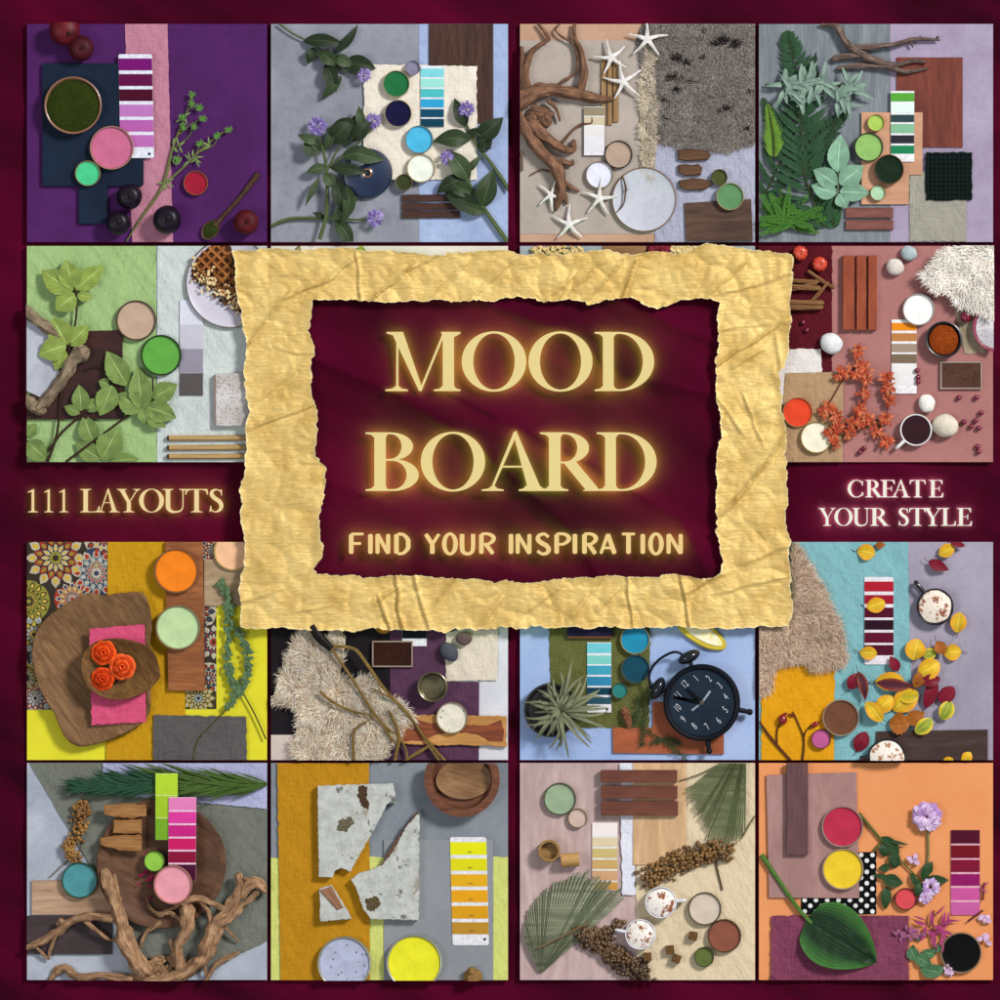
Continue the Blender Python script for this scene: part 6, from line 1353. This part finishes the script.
CREASE = [(287, 298, 330, 280, 2.2, 2.6), (330, 280, 357, 258, 2.4, 2.8), (357, 258, 361, 300, 2.0, 2.5), (372, 302, 410, 270, 2.8, 1.8), (410, 270, 440, 255, 2., 2), (248, 345, 285, 300, 2.8, 2.6), (262, 425, 318, 405, 2.6, 2.8), (282, 350, 315, 355, 1.2, 3), (265, 395, 310, 360, 1.4, 4),
          (440, 292, 465, 265, 1.6, 3), (470, 300, 512, 262, 1.6, 5), (574, 290, 600, 265, 2.2, 3), (560, 300, 578, 262, 1.6, 3), (588, 300, 622, 262, 2.2, 3), (622, 300, 636, 262, 2.8, 2.2), (545, 300, 570, 280, 1.6, 3), (715, 290, 745, 262, 1.6, 3), (735, 290, 790, 275, 1.6, 3),
          (715, 365, 765, 335, 2.8, 2.5), (765, 335, 790, 315, 1.8, 3), (735, 365, 760, 350, 1.6, 4), (775, 340, 780, 370, 1.6, 3), (720, 330, 790, 322, 1., 3), (715, 395, 740, 430, 1.4, 4), (745, 400, 760, 440, 1.4, 3),
          (760, 470, 786, 435, 3.4, 3.5), (720, 515, 760, 470, 3.4, 5), (735, 500, 715, 530, 1.8, 4), (750, 560, 790, 545, 1.8, 4), (725, 590, 790, 575, 1.6, 4),
          (380, 600, 390, 629, 3., 2.4), (396, 575, 402, 628, 3., 2.6), (415, 577, 430, 628, 2.2, 3.5), (440, 600, 455, 578, 2.4, 3), (378, 602, 395, 588, 2, 3), (600, 608, 615, 590, 2., 4), (568, 620, 600, 580, 1.8, 4), (627, 577, 632, 622, 2., 3), (682, 580, 690, 628, 2.6, 3), (690, 590, 720, 575, 2.4, 4), (245, 600, 280, 590, 1.4, 4), (345, 600, 350, 580, 1.2, 4), (300, 610, 330, 605, 1.2, 4), (480, 625, 500, 600, 1.6, 4), (530, 610, 560, 585, 1.6, 4)]
def crumple(x, y):
    h = 0
    for x0, y0, x1, y1, a, w in CREASE:
        dx, dy = x1-x0, y1-y0; L = math.hypot(dx, dy); t = ((x-x0)*dx + (y-y0)*dy) / L / L
        if t < -.3 or t > 1.3: continue
        d = ((x-x0)*dy - (y-y0)*dx) / L + 2.2 * nz(x*.05, y*.05, a)
        if abs(d) > w * 5: continue
        e = 1 if 0 <= t <= 1 else max(0, 1 - abs(t - (t > .5)) / .3)
        w *= .5; h += 1.5 * a * e * (math.exp(-abs(d) / w) - .35 * math.exp(-((d + w*1.5) / (w*1.5)) ** 2))
    p = Vector((x*.028 + .3*nz(x*.03, y*.03), y*.028, .3)); dd, _ = noise.voronoi(p)
    p2 = Vector((x*.07, y*.07 + .3*nz(x*.06, y*.05), 1.3)); d2, _ = noise.voronoi(p2)
    h += 4.5 * (dd[1] - dd[0]) ** .8 * (.4 + .6 * (.5 + nz(x*.01, y*.01, 7))) + 1.5 * (d2[1] - d2[0]) + .9 * nz(x*.02, y*.02, 3) + .35 * nz(x*.22, y*.25, 2)
    return h

def paper():
    frame(0, 0, 1, None)
    N = (330, 230, 330, 230)
    fi = lambda P, c: P.index(c)
    o = resample(OUT, N, [0, fi(OUT, (791, 255)), fi(OUT, (790, 627)), fi(OUT, (240, 627))])
    i_ = resample(INN, N, [0, fi(INN, (719, 302)), fi(INN, (722, 575)), fi(INN, (318, 574))])
    n = len(o); M = 48; g = G(); vs = []; fs = []
    def jag(p, c, s_, amp):
        d = amp * (1.3*nz(p[0]*.045, p[1]*.045, s_+7) + .7*nz(p[0]*.14, p[1]*.14, s_) + .75*max(0, nz(p[0]*.3, p[1]*.3, s_+2) - .05) + .22*nz(p[0]*1.1, p[1]*1.1, s_+4))
        L = math.dist(p, c) or 1; return (p[0] + (c[0]-p[0])/L*d, p[1] + (c[1]-p[1])/L*d)
    rows = []
    for k in range(n):
        a = jag(o[k], i_[k], 1, 3.2); b = jag(i_[k], o[k], 9, 3.4); rows.append((a, b))
    for layer in (0, 1):
        for k in range(n):
            a, b = rows[k]
            for j in range(M + 1):
                t = j / M; x = a[0] + (b[0]-a[0])*t; y = a[1] + (b[1]-a[1])*t
                z = 11.8 + crumple(x, y) + 1.2 * math.exp(-min(t, 1-t) * 18)
                vs.append((x, y, z - (1.1 if layer else 0)))
    W = M + 1; T = n * W
    for k in range(n):
        q = (k+1) % n
        for j in range(M):
            fs.append((k*W+j, q*W+j, q*W+j+1, k*W+j+1)); fs.append((T+k*W+j, T+k*W+j+1, T+q*W+j+1, T+q*W+j))
        fs.append((k*W, q*W, T+q*W, T+k*W)); fs.append((k*W+M, T+k*W+M, T+q*W+M, q*W+M))
    g.add(vs, fs, [((i % W) / M, 0) for i in range(len(vs))])
    m = NT('gold_paper'); v = m.coords()
    n1 = m.noise(v, .03, 4); n2 = m.noise(m.coords(.25, 1.6, 1), .35, 4); n3 = m.noise(v, .9, 3)
    c = m.mix(m.step(n1, .35, .68), lin('e6c87c'), lin('cba75a')); c = m.mix(m.math('MULTIPLY', m.step(n2, .4, .7), .35), c, lin('a87e30'))
    c = m.mix(m.math('MULTIPLY', m.step(m.noise(v, .16, 6, .8), .66, .74), .6), c, lin('8a6a30'))
    sp = m.n('ShaderNodeSeparateXYZ', Vector=m.n('ShaderNodeTexCoord').outputs['UV'])
    ed = m.math('MINIMUM', sp.outputs[0], m.math('SUBTRACT', 1., sp.outputs[0]))
    ed = m.math('ADD', ed, m.math('MULTIPLY', m.math('SUBTRACT', m.noise(v, .25, 3), .5), .07))
    c = m.mix(m.math('MULTIPLY', m.math('SUBTRACT', 1., m.step(ed, .008, .02)), .6), c, lin('f0e2b4'))
    m.fin(c, .42, .4, Metallic=.2)
    wv = m.n('ShaderNodeTexWave', {'wave_type': 'BANDS', 'bands_direction': 'Y'}, Vector=v, Scale=.08, Distortion=4.5, Detail=2.)
    m.bump(m.math('ADD', m.math('MULTIPLY', wv.outputs['Fac'], .1), m.math('ADD', m.math('MULTIPLY', n2, .7), n3)), .55, 1.1)
    solo('torn_paper_frame', g, m.m, 'crumpled gold paper torn into a rectangular frame around the title', 'paper frame', sharp=75)

# ------------------------------------------------------------------ letters
def strip(g, A, B, z0, z1):
    """ribbon between point lists A and B as a solid"""
    n = len(A); vs = [(x, y, z1) for x, y in A] + [(x, y, z1) for x, y in B] + [(x, y, z0) for x, y in A] + [(x, y, z0) for x, y in B]; fs = []; mi = []
    closed = A[0] == A[-1]
    for i in range(n-1):
        fs += [(i, i+1, n+i+1, n+i), (2*n+i, 3*n+i, 3*n+i+1, 2*n+i+1), (i, 2*n+i, 2*n+i+1, i+1), (n+i, n+i+1, 3*n+i+1, 3*n+i)]; mi += [0, 1, 0, 0]
    if not closed: fs += [(0, n, 3*n, 2*n), (n-1, 2*n+n-1-n+n, 3*n+n-1, n+n-1)][:1]; mi += [0]
    if not closed: fs += [(n-1, 3*n-1, 4*n-1, 2*n-1)]; mi += [0]
    o = len(g.v); g.v += vs; g.uv += [(0, 0)] * len(vs); g.f += [tuple(q+o for q in f) for f in fs]; g.mi += mi

def arc(cx, cy, rx, ry, a0, a1, n=28):
    return [(cx + rx*math.cos(math.radians(a0+(a1-a0)*i/n)), cy + ry*math.sin(math.radians(a0+(a1-a0)*i/n))) for i in range(n+1)]

def serif(x0, x1, y, up, s0, s1, t=3.5, b=9):
    """flat serif from x0 to x1 at height y (baseline or cap), bracketed into a stem s0..s1"""
    d = 1 if up else -1
    L = [(x0, y), (x0, y+d*t*.7), (s0 - (s0-x0)*.35, y+d*t*1.2), (s0, y+d*b)]
    Rr = [(x1, y), (x1, y+d*t*.7), (s1 + (x1-s1)*.35, y+d*t*1.2), (s1, y+d*b)]
    return (L, Rr)

def path(P, n=8):
    """variable width stroke; P = [(x, y, width)]"""
    C = cat_rom(P, n); A = []; B = []
    for i, c in enumerate(C):
        a = C[max(0, i-1)]; b = C[min(len(C)-1, i+1)]; dx, dy = b[0]-a[0], b[1]-a[1]; L = math.hypot(dx, dy) or 1
        A.append((c[0]-dy/L*c[2]/2, c[1]+dx/L*c[2]/2)); B.append((c[0]+dy/L*c[2]/2, c[1]-dx/L*c[2]/2))
    return (A, B)

def Q(*p): return ([p[0], p[1]], [p[3], p[2]])   # quad given in order round

def glyph(ch):
    q = lambda x0, y0, x1, y1: Q((x0, y0), (x0, y1), (x1, y1), (x1, y0))
    if ch == 'O': return 106, [(arc(53, 50, 53, 51, 0, 360, 64), arc(53, 50, 34, 47.5, 0, 360, 64))]
    if ch == 'M': return 127, [q(18.5, 5, 22, 95), Q((10, 98), (22, 98), (22, 92), (14, 96)), Q((10, 100), (30, 100), (63, 3), (57, 0)), Q((57, 0), (61, 0), (101, 98), (97, 98)), q(97, 4, 116, 97), serif(0, 38, 0, True, 18.5, 22), serif(82, 127, 0, True, 97, 116), ([(2, 100), (2, 97.5), (14, 94)], [(28, 100), (28, 97.5), (24, 94)]), ([(94, 100), (95, 97), (97, 92)], [(127, 100), (127, 97.5), (116, 91)])]
    if ch == 'D': return 100, [q(14, 5, 32, 95), serif(0, 42, 0, True, 14, 32), serif(0, 42, 100, False, 14, 32), q(30, 0, 44, 3.2), q(30, 96.8, 44, 100), (arc(42, 50, 58, 50, -90, 90), arc(42, 50, 39, 46.8, -90, 90))]
    if ch == 'B': return 84, [q(14, 5, 32, 95), serif(0, 38, 0, True, 14, 32), serif(0, 38, 100, False, 14, 32), q(30, 96.8, 40, 100), q(30, 51.5, 44, 54.7), q(30, 0, 44, 3.2), (arc(39, 76, 36, 24, -90, 90), arc(39, 76, 18, 21, -90, 90)), (arc(43, 27.2, 41, 27.2, -90, 90), arc(43, 27.2, 22, 24, -90, 90))]
    if ch == 'R': return 94, [q(14, 5, 32, 95), serif(0, 44, 0, True, 14, 32), serif(0, 38, 100, False, 14, 32), q(30, 96.8, 40, 100), q(30, 47, 42, 50.2), (arc(39, 73.5, 37, 26.5, -90, 90), arc(39, 73.5, 19, 23.3, -90, 90)), Q((36, 49), (55, 51), (93, 1), (71, 2)), ([(66, 0), (84, 0), (103, 0)], [(72, 4), (90, 3.4), (103, 2)])]
    if ch == 'A': return 112, [Q((14, 2), (18, 2), (56, 94), (52, 100)), Q((76, 0), (98, 0), (56, 103), (51, 99)), q(30, 40, 74, 43), serif(0, 36, 0, True, 17, 21), serif(60, 112, 0, True, 72, 94)]
    if ch == 'L': return 82, [q(14, 5, 32, 95), serif(0, 40, 0, True, 14, 32), serif(0, 46, 100, False, 14, 32), q(30, 0, 76, 3.6), ([(60, 3.4), (72, 8), (77, 26)], [(78, 0), (80, 8), (81, 26)])]
    if ch == 'E': return 80, [q(14, 5, 32, 95), serif(0, 38, 0, True, 14, 32), serif(0, 38, 100, False, 14, 32), q(30, 0, 74, 3.6), q(30, 96.4, 70, 100), q(30, 49, 58, 52.4), ([(58, 3.4), (70, 8), (75, 26)], [(77, 0), (78, 8), (79, 26)]), ([(54, 96.6), (66, 92), (71, 76)], [(73, 100), (74, 92), (75, 76)]), ([(56, 64), (56, 50), (56, 36)], [(60, 64), (59, 50), (60, 36)])]
    if ch == 'T': return 92, [q(37, 5, 55, 97), serif(22, 70, 0, True, 37, 55), q(4, 96.2, 88, 100), ([(3, 100), (1, 90), (0, 76)], [(26, 97), (8, 91), (4, 76)]), ([(89, 100), (91, 90), (92, 76)], [(66, 97), (84, 91), (88, 76)])]
    if ch == 'Y': return 104, [q(44, 5, 61, 44), serif(28, 77, 0, True, 44, 61), Q((10, 98), (31, 98), (61, 40), (44, 42)), Q((52, 42), (59, 46), (93, 98), (88, 98)), serif(0, 42, 100, False, 12, 30), serif(72, 104, 100, False, 87, 92)]
    if ch == 'U': return 106, [q(14, 30, 32, 95), q(84, 34, 88, 95), serif(0, 46, 100, False, 14, 32), serif(70, 106, 100, False, 84, 88), path([(23, 32, 18), (25, 17, 17.5), (36, 5, 12), (53, 1.5, 8), (74, 6, 6), (84, 18, 4.6), (86, 35, 4)])]
    if ch == 'S': return 66, [path([(55, 72, 3), (52, 88, 5), (34, 97.5, 5), (16, 91, 12), (13, 75, 17), (28, 59, 17), (46, 46, 18), (54, 28, 17), (47, 10, 12), (28, 2, 5), (12, 10, 5), (8, 28, 3)], 7), ([(50, 98), (52, 88)], [(56, 98), (56, 74)]), ([(7, 28), (11, 12)], [(3, 2), (9, 4)])]
    if ch == 'C': return 96, [(arc(53, 50, 53, 51, 42, 318, 50), arc(55, 50, 36, 47, 46, 314, 50)), ([(84, 70), (88, 84)], [(92, 70), (92, 100)]), ([(88, 16), (84, 30)], [(95, 10), (93, 28)])]
    if ch == '1': return 60, [q(24, 5, 37, 96), serif(4, 58, 0, True, 24, 37), Q((4, 84), (5, 88), (37, 101), (30, 90))]

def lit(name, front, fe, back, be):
    return [mat('glow', front, e=fe), mat('glow', back, e=be)]  # unseen letter backs: green emission added to throw a halo on the velvet

def serif_word(word, boxes, ytop, ybase, z, label, m, th=3.0):
    t = thing('lit_word', (boxes[0][0]+boxes[-1][1])/2, (ytop+ybase)/2, label, 'lettering', 'lit lettering', z)
    for ch, (x0, x1) in zip(word, boxes):
        W, S_ = glyph(ch); sx = (x1-x0)/W; sy = (ybase-ytop)/100; g = G()
        for i, (A, B) in enumerate(S_):
            tr = lambda P: [(x0 + x*sx, ybase - y*sy) for x, y in P]
            strip(g, tr(A), tr(B), z - i*.02, z + th + i*.02)
        mk('letter', g, m, t, recalc=False, sharp=30)

SANS = {'F': [(0, 0, 0, 1, 1), (0, 1, 1, 1, .6), (0, .52, .8, .52, .6)], 'I': [(.5, 0, .5, 1, 1)], 'N': [(0, 0, 0, 1, .9), (0, 1, 1, 0, .8), (1, 0, 1, 1, .9)], 'Y': [(0, 1, .5, .48, .9), (1, 1, .5, .48, .7), (.5, .48, .5, 0, 1)],
        'A': [(0, 0, .5, 1, .7), (.5, 1, 1, 0, 1), (.2, .3, .8, .3, .55)], 'T': [(0, 1, 1, 1, .6), (.5, 1, .5, 0, 1)]}
def sans_word(word, boxes, ytop, ybase, z, label, m, wd=4.6, th=2.4):
    t = thing('lit_word', (boxes[0][0]+boxes[-1][1])/2, (ytop+ybase)/2, label, 'lettering', 'lit lettering', z)
    H = ybase - ytop
    for ch, (x0, x1) in zip(word, boxes):
        g = G(); W = x1 - x0; S_ = []
        X = lambda x: x0 + wd*.5 + x*(W-wd); Y = lambda y: ybase - wd*.35 - y*(H-wd*.7)
        def cap(p0, p1, w):
            S_.append(path([(p0[0], p0[1], w*.55), (p0[0]+(p1[0]-p0[0])*.06, p0[1]+(p1[1]-p0[1])*.06, w), (p0[0]+(p1[0]-p0[0])*.94, p0[1]+(p1[1]-p0[1])*.94, w), (p1[0], p1[1], w*.55)], 1))
        if ch in SANS:
            for a, b, c, d, w in SANS[ch]: cap((X(a), Y(b)), (X(c), Y(d)), wd*w)
        else:
            P = {'O': None, 'D': [(.1, 1, .6), (.6, .96, .7), (.97, .72, .95), (1, .5, 1), (.97, .28, .95), (.6, .04, .7), (.1, 0, .6)], 'U': [(0, 1, 1), (0, .4, 1), (.1, .1, .9), (.5, 0, .7), (.9, .1, .8), (1, .4, .9), (1, 1, .9)],
                 'S': [(.95, .84, .7), (.6, 1, .65), (.15, .92, .8), (.05, .72, 1), (.35, .55, 1), (.75, .42, 1), (.97, .22, 1), (.8, .04, .8), (.4, 0, .65), (0, .15, .7)], 'P': [(0, 1, .6), (.6, 1, .65), (1, .86, .9), (1, .68, .9), (.6, .5, .6), (.05, .48, .6)], 'R': [(0, 1, .6), (.6, 1, .65), (1, .86, .9), (1, .68, .9), (.6, .5, .6), (.05, .48, .6)]}[ch]
            if ch == 'O':
                rx, ry = W/2, H/2; S_.append((arc((x0+x1)/2, (ytop+ybase)/2, rx, ry, 0, 360, 40), arc((x0+x1)/2, (ytop+ybase)/2, rx-wd, ry-wd*.65, 0, 360, 40)))
            else: S_.append(path([(X(a), Y(b), wd*w) for a, b, w in P], 6))
            if ch in 'DPR': cap((X(0), Y(0)), (X(0), Y(1)), wd)
            if ch == 'R': cap((X(.4), Y(.48)), (X(1), Y(0)), wd*.9)
        for i, (A, B) in enumerate(S_): strip(g, A, B, z - i*.02, z + th + i*.02)
        mk('letter', g, m, t, recalc=False, sharp=30)

def lettering():
    frame(0, 0, 1, None)
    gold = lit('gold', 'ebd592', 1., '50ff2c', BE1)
    c5 = lambda L: [(370 + a*.3, 370 + b*.3) for a, b in L]
    serif_word('MOOD', c5([(52, 302), (306, 521), (528, 741), (748, 946)]), 332.3, 391.3, 11.3, 'large glowing gold serif word MOOD on burgundy velvet', gold)
    serif_word('BOARD', c5([(-14, 163), (170, 384), (372, 602), (566, 768), (755, 954)]), 432.5, 491, 11.3, 'large glowing gold serif word BOARD below the word MOOD', gold)
    c6 = lambda L: [(330 + a*.37, 330 + b*.37) for a, b in L]
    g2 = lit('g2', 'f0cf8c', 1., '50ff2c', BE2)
    sans_word('FIND', c6([(52, 98), (104, 116), (123, 164), (174, 218)]), 532.3, 555.3, 11.3, 'glowing rounded word FIND in the bottom line of the title', g2)
    sans_word('YOUR', c6([(253, 301), (303, 346), (351, 393), (403, 447)]), 532.3, 555.3, 11.3, 'glowing rounded word YOUR in the bottom line of the title', g2)
    sans_word('INSPIRATION', c6([(482, 496), (501, 545), (554, 598), (606, 650), (655, 668), (681, 723), (725, 775), (782, 830), (838, 851), (859, 901), (908, 953)]), 532.3, 555.3, 11.3, 'glowing rounded word INSPIRATION in the bottom line of the title', g2)
    c3 = lambda L: [(a*.26, b*.26) for a, b in L]
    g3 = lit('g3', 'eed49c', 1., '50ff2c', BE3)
    serif_word('111', c3([(104, 148), (168, 206), (226, 264)]), 489, 512.3, -1.6, 'small glowing gold number 111 at the left edge', g3, 2)
    serif_word('LAYOUTS', c3([(308, 384), (374, 460), (450, 540), (535, 630), (625, 722), (712, 800), (803, 862)]), 489, 512.3, -1.6, 'small glowing gold word LAYOUTS after the number at left', g3, 2)
    c4 = lambda L: [(780 + a*.22, 780 + b*.22) for a, b in L]
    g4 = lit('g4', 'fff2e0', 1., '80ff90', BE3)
    serif_word('CREATE', c4([(308, 380), (387, 462), (457, 526), (508, 594), (590, 662), (676, 743)]), 480, 497.3, -1.6, 'small glowing white word CREATE at the right edge', g4, 2)
    serif_word('YOUR', c4([(175, 253), (248, 330), (328, 412), (409, 492)]), 508, 525.8, -1.6, 'small glowing white word YOUR under the word CREATE', g4, 2)
    serif_word('STYLE', c4([(537, 588), (587, 662), (652, 737), (732, 800), (803, 873)]), 508, 525.8, -1.6, 'small glowing white word STYLE under the word CREATE', g4, 2)

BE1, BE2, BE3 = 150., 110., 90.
def lights():
    w = bpy.data.worlds.new('World'); scene.world = w; w.use_nodes = True
    bg = w.node_tree.nodes['Background']; bg.inputs[0].default_value = (.93, .96, 1, 1); bg.inputs[1].default_value = .31
    def area(name, loc, size, e, colr=(1, 1, 1), tgt=(0, 0, 0)):
        l = bpy.data.lights.new(name, 'AREA'); l.shape = 'DISK'; l.size = size; l.energy = e; l.color = colr
        o = bpy.data.objects.new(name, l); col.objects.link(o); o.location = loc
        o.rotation_euler = (Vector(tgt) - Vector(loc)).to_track_quat('-Z', 'Y').to_euler()
    area('key_lamp', (9.5, 7.5, 11), 3.6, KEY, (1, .975, .94))
    area('fill_lamp', (-9, -2, 13.), 6., FILL, (.95, .97, 1))
    c = bpy.data.cameras.new('camera'); o = bpy.data.objects.new('camera', c); col.objects.link(o); scene.camera = o
    o.location = (0, 0, 14); c.sensor_width = 36; c.sensor_fit = 'HORIZONTAL'; c.lens = 36 * 14 / 2.5; c.clip_end = 100; c.clip_start = .1
    v = scene.view_settings; v.view_transform = 'Standard'; v.look = 'None'; v.exposure = 0; v.gamma = 1; v.use_curve_mapping = False
    scene.render.film_transparent = False
KEY, FILL = 2950., 560.

setting(); paper(); lettering()
tile_purple(); tile_sage(); tile_drift(); tile_fern(); tile_green(); tiles_hidden(); tile_rose(); tile_yellow(); tile_plum(); tile_blue(); tile_autumn(); tile_magenta(); tile_ochre(); tile_cappuccino(); tile_orange()
lights()
